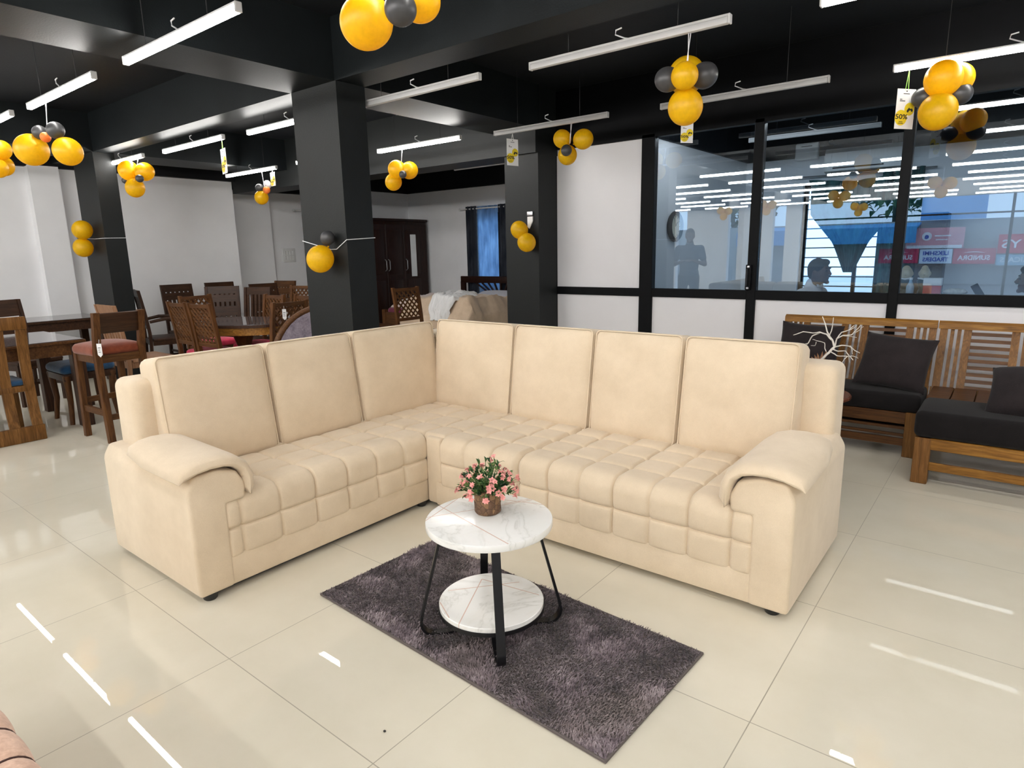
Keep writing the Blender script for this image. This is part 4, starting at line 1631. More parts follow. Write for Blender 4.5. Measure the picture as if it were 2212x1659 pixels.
# switch board and curtain bracket on the recessed wall
t = thing('switch_board', 'white wall switch board on the recessed wall left of the central column', 'switch', (-10.2985, 6.62, 1.44), R(90))
MB().box(-.125, .125, -.02, 0, -.12, .12, .006).build('plate', M['white_plastic'], t)
for i in range(4):
    for j in range(2):
        MB().box(-.10 + i * .052, -.06 + i * .052, -.027, -.019, -.08 + j * .085, -.01 + j * .085, .003, 1).build('switch', M['white_plastic'], t)
t = thing('curtain_rod', 'white curtain rod end on the recessed wall beside the central column', 'curtain rod', (-10.24, 7.0, 2.22))
MB().tube([(0, -.22, 0), (0, .35, 0)], .012, 10).build('rod', M['white_plastic'], t)
MB().ball((0, -.24, 0), .026, 14, 8).build('finial', M['white_plastic'], t, 60)
MB().tube([(-.06, -.10, 0), (0, -.10, 0)], .008, 8).build('bracket', M['white_plastic'], t)
t = thing('wall_curtain', 'dark curtain edge hanging beside the central column', 'curtain', (-10.24, 7.1, 1.5))
MB().sheet(lambda u, v: Vector((.02 * math.sin(u * 30), -.14 + .40 * u + .06 * math.sin(PI * v) * (1 - u), -1.15 + 1.85 * v)), 40, 12, .004).build('cloth', M['curtain_dark'], t, 60)

# ================================================================ BEDROOM
t = thing('wardrobe', 'tall dark mahogany wardrobe with a narrow mirror in the bedroom corner', 'wardrobe', (-9.4, 8.0, 0), R(90))
# local: front faces -y -> +x in the room; x runs along the wall
MB().box(-.98, .90, -.27, .29, .06, 2.02, .006).build('body', M['wardrobe'], t)  # right end drawn out to fill the shadowed strip of wall
MB().box(-1.0, .92, -.30, .29, 2.02, 2.06, .006).build('cornice', M['wardrobe'], t)
MB().box(-.98, .90, -.25, .29, 0, .06).build('plinth', M['wardrobe'], t, 0)
for i, (a, b) in enumerate(((-.95, -.52), (-.51, -.15), (-.14, .28), (.29, .74))):
    d = MB().box(a, b, -.295, -.268, .12, 1.96, .004, 1).build('door', M['wardrobe'], t)
    MB().box(a + .05, b - .05, -.302, -.294, .22, .95, .006).box(a + .05, b - .05, -.302, -.294, 1.05, 1.86, .006).build('panel', M['wardrobe'], d)
    hx = b - .035 if i % 2 == 0 else a + .035
    if i in (1, 2):
        hx = b - .035 if i == 1 else a + .035
    MB().tube([(hx, -.296, 1.12), (hx, -.335, 1.15), (hx, -.335, 1.30), (hx, -.296, 1.33)], .008, 8).build('handle', M['steel'], d)
    if i == 3:
        MB().box(a + .16, a + .30, -.309, -.300, 1.0, 1.78, .003, 1).build('mirror', M['mirror'], d)
MB().box(.745, .89, -.285, -.268, .12, 1.96).build('shadow_strip', M['wardrobe'], t, 0)  # dark strip standing in for the wardrobe's shadow on the back wall

bed = thing('bed', 'wooden bed with a dark headboard and maroon mattress', 'bed', (-7.17, 7.85, 0))
MB().box(-.95, .95, .90, .95, .88, 1.0, .01).build('headboard', M['wardrobe'], bed)
hb = MB().box(-.95, -.85, .90, .95, 0, .90).box(.85, .95, .90, .95, 0, .90).box(-.95, .95, .905, .945, .45, .62)
for k in range(9):
    a = -1.0 + 2.0 * k / 8
    hb.bar((.0 + a * .10, .925, .60), (.0 + a * .62, .925, .90), .022, .03, (0, 1, 0))
hb.build('headboard_frame', M['wardrobe'], bed, 0)
MB().box(-.95, .95, -1.0, -.95, .12, .50, .008).build('footboard', M['wood_midx'], bed)
for s in (-1, 1):
    MB().box(s * .93 - .02, s * .93 + .02, -.96, .92, .18, .36, .004, 1).build('side_rail', M['wood_midx'], bed)
    MB().box(s * .92 - .035, s * .92 + .035, -1.01, -.94, 0, .54, .004, 1).build('bed_post', M['wood_mid'], bed)
MB().box(-.90, .90, -.95, .90, .30, .34).build('slat_deck', M['wood_midx'], bed, 0)
MB().box(-.905, .905, -.945, .895, .34, .57, .05, 4).build('mattress', M['bed_maroon'], bed)
def heap(nm, label, cat, mat, cx, cy, z0, rx, ry, h, seed, nu=40, nv=30, drop=0.0, group=None, crumple=1.0):
    """folded bedding: a soft lump over the mattress, optionally hanging over the foot"""
    t = thing(nm, label, cat, (cx, cy, z0), 0, group)

    def fn(u, v):
        x, y = (u * 2 - 1), (v * 2 - 1)
        k = max(0, 1 - abs(x) ** 3) ** .5 * max(0, 1 - abs(y) ** 3) ** .5
        f = noise.noise(Vector((x * 2.2 + seed, y * 2.2, seed))) * .35 + noise.noise(Vector((x * 5 + seed, y * 5, 1))) * .16 * crumple + noise.noise(Vector((x * 11 + seed, y * 11, 4))) * .07 * crumple
        z = h * k * (1 + f) - .005
        yy = y * ry
        if drop and y < -.45:
            q = (-.45 - y) / .55
            yy = -.45 * ry - ry * .25 * min(1, q * 2)
            z = h * k ** .3 * (1 - q) * (1 + f) - drop * q
        if drop and crumple < 1.5 and x > .6:
            q = (x - .6) / .4
            z = (h * k ** .3 * (1 - q) * (1 + f) if y > -.45 else z) - .27 * q
            return Vector((.6 * rx * (1 + .12 * f) + rx * .16 * min(1, q * 2) + .02 * f, yy + .05 * f, z))
        return Vector((x * rx * (1 + .12 * f) * (1 - (.35 * max(0, -y) if crumple > 1.5 else 0)), yy + .05 * f * crumple, z + (.02 * noise.noise(Vector((x * 6, y * 6, seed))) if crumple > 1.5 else 0)))
    MB().sheet(fn, nu, nv, .02).build('cloth', M[mat], t, 70)
    return t


heap('quilt', 'pale pink folded quilt at the left side of the bed', 'quilt', 'quilt_pink', -7.68, 7.55, .572, .40, .55, .17, 3.1, group=None)
heap('comforter', 'beige quilted comforter spilling over the foot of the bed', 'quilt', 'quilt', -6.76, 7.25, .572, .78, .80, .20, 8.4, 70, 60, .34)
heap('bed_sheet', 'crumpled white sheet lying over the beige comforter', 'sheet', 'white_fabric', -6.66, 6.98, .745, .27, .42, .09, 5.7, 60, 60, .30, None, 2.2)
t = thing('bed_pillow', 'pale lilac pillow against the headboard', 'pillow', (-7.0, 8.40, .66))
vs, fs = pillow(.95, .50, .17, 18, .03)
MB().add(vs, fs, Matrix.Rotation(R(-72), 4, 'X')).build('cover', M['pillow_grey'], t, 70)
swing_tag('white tag on the bed footboard', (-6.85, 6.835, .47), 0)
t = thing('low_chest', 'low brown wooden chest left of the chair before the bed', 'chest', (-7.6, 6.15, 0))
MB().box(-.22, .22, -.2, .2, .04, .36, .008).build('body', M['wood_mid'], t)
MB().box(-.24, .24, -.22, .22, .36, .39, .005).build('lid', M['wood_midx'], t)
MB().box(-.22, .22, -.2, .2, 0, .04).build('plinth', M['wood_dark'], t, 0)

def curtain(label, x0, x1, y, z0, z1, mat, waves, amp=.03, group=None, nm='curtain'):
    t = thing(nm, label, 'curtain', ((x0 + x1) / 2, y, z0), 0, group)
    w = x1 - x0
    MB().sheet(lambda u, v: Vector((-w / 2 + w * u, amp * math.sin(u * waves * 2 * PI) * (.75 + .25 * v) + .006 * math.sin(u * 60), (z1 - z0) * v)), waves * 14, 10, .003).build('cloth', M[mat], t, 70)
    g = MB()
    for k in range(waves):
        xx = -w / 2 + w * (k + .5) / waves
        g.tube([(xx, -.0, z1 - z0 - .045), (xx + .02, 0, z1 - z0 - .045)], .026, 10)
    g.build('grommet', M['steel'], t, 60)
    return t


curtain('dark slate eyelet curtain at the left of the bedroom window', -8.06, -7.80, 8.89, .60, 2.24, 'curtain_dark', 3, .028, 'bedroom window curtains')
curtain('sheer blue eyelet curtain glowing in the middle of the bedroom window', -7.80, -7.32, 8.91, .62, 2.235, 'curtain_sheer', 3, .020, 'bedroom window curtains')
curtain('dark slate eyelet curtain at the right of the bedroom window beside the column', -7.28, -6.88, 8.87, .60, 2.24, 'curtain_dark', 4, .028, 'bedroom window curtains')
t = thing('curtain_rod', 'white curtain rod above the bedroom window', 'curtain rod', (-7.45, 8.89, 2.195))
MB().tube([(-.74, 0, 0), (.80, 0, 0)], .012, 10).build('rod', M['white_plastic'], t)
MB().ball((-.76, 0, 0), .024, 14, 8).build('finial', M['white_plastic'], t, 60)
MB().ball((.82, 0, 0), .024, 14, 8).build('finial', M['white_plastic'], t, 60)
for x in (-.66, .72):
    MB().tube([(x, 0, 0), (x, .11, 0)], .008, 8).build('bracket', M['white_plastic'], t)

# ================================================================ WOODEN BENCHES BY THE OFFICE
def byb(z):
    return 5.25 + (z - .40) / .47 * .20


def bench_back(t, xs, x0, x1):
    """xs: list of (kind, a, b) along x; world coordinates"""
    top = MB()
    n = 10
    prof = [(byb(.82) - .022, .825), (byb(.82) - .020, .865), (byb(.84) + .0, .880), (byb(.82) + .030, .868), (byb(.82) + .030, .825)]
    top.prism(prof, x0, x1, 'X')
    top.build('top_rail', M['wood_honey'], t, 30, world=True)

    def plank(mb, a, b, z0, z1, th=.012, off=0.0):
        mb.add([(a, byb(z0) - th + off, z0), (b, byb(z0) - th + off, z0), (b, byb(z1) - th + off, z1), (a, byb(z1) - th + off, z1),
                (a, byb(z0) + th + off, z0), (b, byb(z0) + th + off, z0), (b, byb(z1) + th + off, z1), (a, byb(z1) + th + off, z1)],
               [(0, 1, 2, 3), (7, 6, 5, 4), (0, 4, 5, 1), (1, 5, 6, 2), (2, 6, 7, 3), (3, 7, 4, 0)])
    for kind, a, b in xs:
        mb = MB()
        if kind == 'post':
            plank(mb, a, b, .38, .83, .016)
            mb.build('back_post', M['wood_honeyz'], t, 0, world=True)
        elif kind == 'thin':
            plank(mb, a, b, .40, .83, .008)
            mb.build('vertical_slat', M['wood_honeyz'], t, 0, world=True)
        else:
            for k in range(9):
                z = .43 + .40 * k / 9
                plank(mb, a, b, z, z + .022, .007)
            mb.build('slat_panel', M['wood_midx'], t, 0, world=True)
    mb = MB()
    plank(mb, x0, x1, .36, .43, .014)
    mb.build('bottom_rail', M['wood_honey'], t, 0, world=True)


def cluster(x):
    return [('post', x, x + .045), ('thin', x + .063, x + .085), ('thin', x + .103, x + .125), ('post', x + .140, x + .185)]


def leg_at(t, x, y, w, h):
    MB().box(x - w / 2, x + w / 2, y - w / 2, y + w / 2, 0, h, .004, 1).build('leg', M['wood_honeyz'], t, world=True)


t = thing('wooden_bench', 'far wooden slatted bench with black seat cushion against the office wall', 'bench', (-.93, 5.1, 0), 0, 'slatted wooden benches')
bench_back(t, cluster(-1.445) + [('h', -1.26, -1.03)] + cluster(-1.03) + [('h', -.845, -.60)] + cluster(-.60), -1.45, -.412)
for x, y in ((-.455, 4.90), (-1.41, 4.90), (-.455, 5.44), (-1.41, 5.44)):
    leg_at(t, x, y, .075, .31)
mb = MB().box(-1.42, -.45, 4.875, 4.90, .225, .305, .004, 1)
mb.build('front_rail', M['wood_midx'], t, world=True)
mb = MB()
for z in (.07, .135, .185):
    mb.box(-1.40, -.47, 4.89, 4.91, z, z + (.05 if z < .1 else .018))
mb.box(-1.42, -1.39, 4.92, 5.44, .22, .30).box(-.47, -.44, 4.92, 5.44, .22, .30)
mb.build('lower_slats', M['wood_midx'], t, 0, world=True)
MB().box(-1.44, -.42, 4.88, 5.44, .285, .305).build('seat_board', M['wood_midx'], t, 0, world=True)
MB().box(-1.445, -.415, 4.865, 5.25, .308, .432, .025, 4).build('seat_cushion', M['black_fabric'], t, world=True)

t = thing('wooden_bench', 'near wooden bench with plank deck behind its deep black cushion, at the right edge', 'bench', (.5, 4.9, 0), 0, 'slatted wooden benches')
bench_back(t, cluster(-.395) + [('h', -.21, .01)] + cluster(.01) + [('h', .195, .42)] + cluster(.42) + [('h', .605, .83)] + cluster(.83) + [('h', 1.015, 1.24)] + cluster(1.24), -.405, 1.43)
for x, y in ((-.34, 4.40), (1.38, 4.40), (-.34, 5.40), (1.38, 5.40)):
    leg_at(t, x, y, .085, .285)
MB().box(-.37, 1.40, 4.365, 4.39, .215, .285, .004, 1).build('front_rail', M['wood_honey'], t, world=True)
MB().box(-.30, 1.34, 4.375, 4.395, .085, .135, .003, 1).build('lower_rail', M['wood_honey'], t, world=True)
MB().box(-.37, -.345, 4.40, 5.4, .215, .285).box(1.37, 1.395, 4.40, 5.4, .215, .285).build('side_rail', M['wood_midx'], t, 0, world=True)
MB().box(-.37, 1.40, 4.40, 5.25, .265, .285).build('seat_board', M['wood_midx'], t, 0, world=True)
dk = MB()
for k in range(14):
    x = -.385 + k * .128
    dk.box(x, x + .122, 4.83, 5.255, .415, .438, .003, 1)
dk.build('plank_deck', M['wood_midx'], t, world=True)
MB().box(-.38, -.355, 4.84, 5.25, .28, .416).box(1.38, 1.405, 4.84, 5.25, .28, .416).box(-.37, 1.40, 4.825, 4.845, .28, .416).build('deck_support', M['wood_midx'], t, 0, world=True)
MB().box(-.392, 1.42, 4.345, 4.82, .288, .448, .035, 5).build('seat_cushion', M['black_fabric'], t, world=True)


def scatter(label, c, w, h, th, rot, seed=0):
    t = thing('scatter_cushion', label, 'cushion', c, 0, 'dark scatter cushions on the benches')
    vs, fs = pillow(w, h, th, 22, .075)
    for v in vs:
        k = noise.noise(Vector((v.x * 9 + seed, v.z * 9, v.y * 4)))
        v.y += .006 * k
    MB().add(vs, fs, Euler(rot).to_matrix().to_4x4()).build('cover', M['pillow_fabric'], t, 70)
    return t


scatter('square dark cushion behind the white branch, left end of far bench', (-1.20, 5.155, .645), .44, .42, .15, (R(-24), R(3), R(4)), 1)
scatter('square dark cushion leaning at the right end of the far bench', (-.615, 5.085, .612), .45, .40, .16, (R(-28), R(4), R(-6)), 2)
scatter('dark fluffy cushion cut by the right photo edge on the near bench', (.15, 4.62, .57), .46, .36, .20, (R(-42), R(-8), R(-14)), 3)

# round brown side table with vase and painted branch
t = thing('side_table', 'round reddish brown wooden table half hidden behind the sofa', 'table', (-1.04, 4.52, 0))
MB().lathe([(.001, .425), (.26, .425), (.27, .432), (.27, .445), (.262, .452), (.001, .452)], 56).build('tabletop', wood('reddish_brown_top', (.06, .020, .012, 1), (.14, .05, .03, 1), (.20, .085, .055, 1), 'X', .25), t, 30)
MB().lathe([(.03, .30), (.05, .42), (.09, .426)], 24).build('collar', M['wood_dark'], t, 40)
for k in range(3):
    a = PI / 6 + k * 2 * PI / 3
    MB().tube([(.22 * math.cos(a), .22 * math.sin(a), 0), (.02 * math.cos(a), .02 * math.sin(a), .40)], [.014, .020], 10).build('leg', M['wood_dark'], t, 50)
t = thing('branch_vase', 'white painted bare branch in a vase behind the sofa', 'decoration', (-.98, 4.50, .453))
MB().lathe([(.001, 0), (.045, 0), (.065, .03), (.070, .07), (.05, .13), (.026, .17), (.024, .195), (.032, .205), (.026, .206), (.020, .195), (.022, .16), (.001, .14)], 28).build('vase', M['white_plastic'], t, 50)
br = MB()
ZO = -.453


def twig(pts, r0, r1, dy=0.0):
    n = len(pts)
    q = []
    for i, (x, z) in enumerate(pts):
        f = i / (n - 1)
        q.append((x, dy * f + .006 * math.sin(x * 90), z + ZO))
    # subdivide for a knobbly look
    fine, rs = [], []
    for i in range(n - 1):
        for k in range(4):
            u = k / 4
            p = Vector(q[i]).lerp(Vector(q[i + 1]), u)
            p += Vector((noise.noise(p * 31), noise.noise(p * 29 + Vector((3, 0, 0))), noise.noise(p * 27))) * .004
            fine.append(p)
            f = (i + u) / (n - 1)
            rs.append(r0 + (r1 - r0) * f)
    fine.append(Vector(q[-1]))
    rs.append(r1)
    br.tube(fine, rs, 7)


twig([(-.015, .60), (0, .657), (.050, .723), (.090, .770)], .0085, .0075)
twig([(.090, .770), (.071, .816), (.040, .859), (.020, .905), (-.004, .963)], .0070, .0026, .04)
twig([(.055, .838), (.070, .88), (.078, .967)], .0042, .0022, -.04)
twig([(.071, .816), (.040, .855), (.000, .868), (-.038, .860), (-.095, .866), (-.153, .841)], .0055, .0022, -.05)
twig([(-.000, .862), (-.05, .835), (-.073, .784), (-.10, .757), (-.128, .733)], .0045, .0022, .05)
twig([(-.073, .784), (-.105, .770), (-.135, .755)], .0028, .0018, .08)
twig([(.090, .776), (.095, .822), (.120, .868), (.165, .885), (.187, .913)], .0050, .0022, .05)
twig([(.165, .885), (.180, .89), (.205, .918)], .0028, .0018, .02)
twig([(.096, .825), (.140, .852), (.190, .862), (.215, .892), (.238, .930)], .0044, .0020, -.05)
twig([(.200, .868), (.225, .89), (.248, .915)], .0026, .0016, .0)
twig([(.130, .848), (.165, .842), (.203, .835)], .0028, .0018, .07)
twig([(.090, .772), (.130, .785), (.168, .784), (.200, .76), (.233, .738)], .0048, .0020, .04)
twig([(.168, .784), (.19, .79), (.208, .742)], .0030, .0018, -.05)
twig([(.080, .756), (.120, .750), (.162, .756), (.19, .735), (.217, .707)], .0042, .0020, -.07)
twig([(.07, .742), (.105, .714), (.150, .712), (.195, .715), (.222, .700)], .0040, .0020, .06)
twig([(.170, .718), (.155, .695), (.142, .670)], .0026, .0016, -.03)
twig([(.180, .716), (.182, .69), (.180, .668)], .0026, .0016, .03)
twig([(.05, .72), (.03, .755), (.02, .79), (-.02, .795), (-.065, .800)], .0034, .0018, .09)
twig([(-.02, .795), (-.03, .772), (-.06, .766)], .0024, .0016, .03)
br.build('branch', plain('white_painted_bark', (.72, .68, .62, 1), .7, var=.25, scale=30), t, 60)
lf = MB()
for i in range(5):
    leaf(lf, Vector((-.02 + .01 * i, .0, .20)), Vector((-.5 + .2 * i, .3 * (i % 2), 1)), .05 + .012 * i, .009, Vector((0, 1, .2)))
lf.build('dried_leaves', M['wood_pale'], t, 0)

sp = thing('floor_speck', 'tiny dark crumb on the floor tile left of the rug', 'crumb', (-1.305, 1.06, 0))
sp.location = (-1.36, 1.055, .0)
MB().ball((0, 0, .0025), (.005, .004, .003), 10, 6).build('crumb', M['ink'], sp, 60)

# ================================================================ OFFICE BEHIND THE GLASS
t = thing('wall_clock', 'black-rimmed round wall clock with cream dial inside the office', 'clock', (-2.8985, 6.40, 1.645), R(90))
# local -y looks out of the wall into the office (+x)
rt = Matrix.Rotation(PI / 2, 4, 'X')
MB().lathe([(.10, 0), (.135, .0), (.155, .02), (.155, .045), (.140, .06), (.120, .048), (.116, .03)], 56, mat=rt).build('rim', M['frame_black'], t, 50)
MB().lathe([(.001, .0), (.118, .0), (.118, .032), (.001, .032)], 48, mat=rt).build('dial', plain('cream_dial', (.62, .58, .44, 1), .5), t, 30)
hm = MB()
hm.bar((0, -.035, 0), (.045, -.035, .045), .007, .002, (0, 1, 0)).bar((0, -.037, 0), (-.03, -.037, .085), .005, .002, (0, 1, 0))
for k in range(12):
    a = k * PI / 6
    hm.bar((.092 * math.sin(a), -.0335, .092 * math.cos(a)), (.108 * math.sin(a), -.0335, .108 * math.cos(a)), .006, .002, (0, 1, 0))
hm.build('hands', M['ink'], t, 0)

t = thing('air_conditioner', 'white split air conditioner high on the office back wall', 'air conditioner', (-1.53, 8.45, 2.36))
MB().prism([(-.10, -.10), (.105, -.13), (.105, .15), (-.06, .15), (-.10, .10)], -.39, .39, 'X').build('casing', M['white_plastic'], t, 30)
MB().box(-.30, .22, -.105, -.095, -.075, -.06).box(-.32, .32, -.09, -.06, -.128, -.112).build('louvre', M['ink'], t, 0)
t = thing('wall_box', 'small white wall box left of the air conditioner in the office', 'box', (-2.16, 8.52, 2.53))
MB().box(-.13, .13, -.04, .038, -.095, .095, .02, 4).build('casing', M['white_plastic'], t)
MB().box(-.06, .06, -.045, -.038, .05, .058).build('slot', M['ink'], t, 0)
lamp(-1.75, 7.0, 'unlit thin tube light inside the office', GU, False, 2.5)

# window curtains of the office
t = thing('curtain', 'teal-green curtain gathered up to a point over the office window', 'curtain', (-1.62, 8.52, 1.1), 0, 'office window curtains')
def swag(u, v):
    # v = 0 at the tied tip, 1 at the rod
    w = .06 + .40 * v ** 1.0 + .12 * max(0, 1 - abs(v - .62) / .3)
    x = (u - .5) * 2 * w - .10 * (v - .2) * (1 - u) + .03 * v
    z = 1.10 * v - .05 * (1 - abs(u - .5) * 2) * v
    return Vector((x, .035 * math.sin(u * 34 + 2 * v) * (.4 + .6 * v) + .03 * math.sin(v * 7), z))
MB().sheet(swag, 70, 24, .004).build('cloth', M['curtain_green'], t, 70)
t = thing('curtain', 'teal-green curtain hanging straight at the right of the office window', 'curtain', (-1.13, 8.50, .55), 0, 'office window curtains')
MB().sheet(lambda u, v: Vector((-.20 + .40 * u, .035 * math.sin(u * 32), 1.70 * v)), 60, 10, .004).build('cloth', M['curtain_green'], t, 70)
t = thing('curtain_rod', 'steel curtain rod above the office window', 'curtain rod', (-1.57, 8.52, 2.23))
MB().tube([(-.75, 0, 0), (.75, 0, 0)], .012, 10).build('rod', M['steel'], t)
for x in (-.7, .7):
    MB().tube([(x, 0, 0), (x, .08, 0)], .008, 8).build('bracket', M['steel'], t)
t = thing('cupboard', 'narrow dark brown cupboard beside the office window', 'cupboard', (-.775, 8.42, 0))
MB().box(-.125, .125, -.16, .165, .05, 1.74, .005).build('body', M['wardrobe'], t)
MB().box(-.11, .11, -.172, -.158, .12, 1.68, .003, 1).build('door', M['wardrobe'], t)
MB().tube([(.08, -.17, .85), (.08, -.20, .87), (.08, -.20, .97), (.08, -.17, .99)], .006, 8).build('handle', M['steel'], t)
MB().box(-.125, .125, -.14, .165, 0, .05).build('plinth', M['wardrobe'], t, 0)

t = thing('low_cabinet', 'dark low cabinet behind the office glass carrying small ornaments', 'cabinet', (.0, 7.35, 0))
MB().box(-.95, .95, -.22, .22, .06, .90, .005).build('body', M['wardrobe'], t)
MB().box(-.98, .98, -.24, .24, .90, .93, .004, 1).build('worktop', M['wood_darkx'], t)
MB().box(-.93, .93, -.19, .2, 0, .06).build('plinth', M['wardrobe'], t, 0)
for k in range(4):
    x = -.72 + k * .48
    d = MB().box(x - .225, x + .225, -.238, -.222, .10, .87, .003, 1).build('door', M['wardrobe'], t)
    MB().ball((x + .18, -.246, .6), .012, 12, 8).build('knob', M['steel'], d, 60)


def ontop(nm, label, cat, x, y):
    return thing(nm, label, cat, (x, y, .931))


t = ontop('gift_box', 'small red box with a white lid on the office cabinet', 'box', -.635, 7.30)
MB().box(-.072, .072, -.05, .05, 0, .095, .003, 1).build('box_body', plain('red_card', (.55, .02, .02, 1), .4), t)
MB().box(-.075, .075, -.053, .053, .095, .165, .003, 1).build('lid', M['price_white'], t)
t = ontop('paper_packet', 'crumpled pale packet right of the red box', 'packet', -.455, 7.32)
vs, fs = pillow(.20, .10, .07, 14, .02)
MB().add(vs, fs, Matrix.Translation((0, 0, .035)) @ Matrix.Rotation(R(80), 4, 'X')).build('packet', plain('pale_packet', (.55, .52, .46, 1), .5, var=.2, scale=30), t, 60)
t = ontop('phone_stand', 'slanting black stand on the office cabinet', 'stand', -.285, 7.30)
MB().bar((.035, 0, .0), (-.03, 0, .105), .06, .012, (0, 1, 0), .003).build('holder', M['frame_black'], t)
MB().box(-.04, .05, -.04, .04, 0, .008, .003, 1).build('base', M['frame_black'], t)


def bust(label, x, y, k):
    t = ontop('figurine', label, 'figurine', x, y)
    t['group'] = 'cream figurines on the office cabinet'
    MB().lathe([(.001, 0), (.045 * k, 0), (.05 * k, .02), (.035 * k, .05), (.05 * k, .09), (.062 * k, .13), (.03 * k, .165), (.001, .17)], 24).build('base', plain('dark_green_glaze', (.02, .05, .045, 1), .3), t, 50)
    mb = MB().ball((0, 0, .20), (.048 * k, .055 * k, .062 * k), 18, 12)
    mb.ball((0, -.05 * k, .195), (.010, .015, .016), 10, 6)
    mb.ball((0, -.02, .25), (.03 * k, .03 * k, .03), 12, 8)
    for s in (-1, 1):
        mb.ball((s * .047 * k, 0, .20), (.008, .014, .020), 8, 6)
    mb.build('head', plain('cream_ceramic', (.62, .52, .34, 1), .35, var=.15), t, 60)
    MB().tube([(-.05 * k, -.02, .155), (0, -.058 * k, .148), (.05 * k, -.02, .155)], .008, 8).build('collar', M['price_white'], t, 60)


bust('cream figurine behind the partition post, left of two', -.875, 7.42, 1.15)
bust('cream figurine beside the red box, right of two', -.725, 7.46, 1.0)
t = ontop('bottle', 'pale blue bottle between the two cream figurines', 'bottle', -.815, 7.28)
MB().lathe([(.001, 0), (.030, 0), (.034, .01), (.034, .085), (.014, .125), (.013, .150), (.001, .150)], 20).build('bottle_body', plain('pale_blue_plastic', (.30, .48, .62, 1), .25), t, 50)
MB().lathe([(.001, .148), (.016, .148), (.016, .168), (.001, .168)], 16).build('cap', M['price_white'], t, 40)

# ================================================================ PEOPLE
def capsule(mb, p0, r0, p1, r1, n=14):
    p0, p1 = Vector(p0), Vector(p1)
    mb.tube([p0.lerp(p1, k / 6) for k in range(7)], [r0 + (r1 - r0) * k / 6 for k in range(7)], n)
    mb.ball(p0, r0, n, 8)
    mb.ball(p1, r1, n, 8)


def remeshed(mb, voxel, name, mat, parent, smooth=6):
    o = mb.build(name, mat, None, 0, merge=False)
    m = o.modifiers.new('r', 'REMESH')
    m.mode = 'VOXEL'
    m.voxel_size = voxel
    s = o.modifiers.new('s', 'SMOOTH')
    s.iterations = smooth
    s.factor = .5
    me = bpy.data.meshes.new_from_object(o.evaluated_get(bpy.context.evaluated_depsgraph_get()))
    bpy.data.objects.remove(o)
    me.shade_smooth()
    me.name = name
    return link_mesh(name, me, mat, parent)


def hand(mb, wrist, fwd, side, up, k):
    """palm, four unequal curled fingers and a side thumb; side points to the thumb"""
    w, f, s, u = Vector(wrist), Vector(fwd).normalized(), Vector(side).normalized(), Vector(up).normalized()
    palm = w + f * .085
    for q in (-.026, -.009, .009, .026):
        capsule(mb, w + s * q * .7 + f * .01, .015, palm + s * q, .012, 10)
    for q, L in ((.027, .066), (.009, .076), (-.009, .071), (-.026, .055)):
        a = palm + s * q
        b = a + f * L * .5 - u * L * .18
        c = b + f * L * .30 - u * L * .40
        capsule(mb, a, .0105, b, .0095, 8)
        capsule(mb, b, .0095, c, .0085, 8)
    a = w + s * .030 + f * .025
    b = a + s * .028 + f * .035 - u * .012
    c = b + s * .004 + f * .028 - u * .014
    capsule(mb, a, .013, b, .011, 8)
    capsule(mb, b, .011, c, .009, 8)


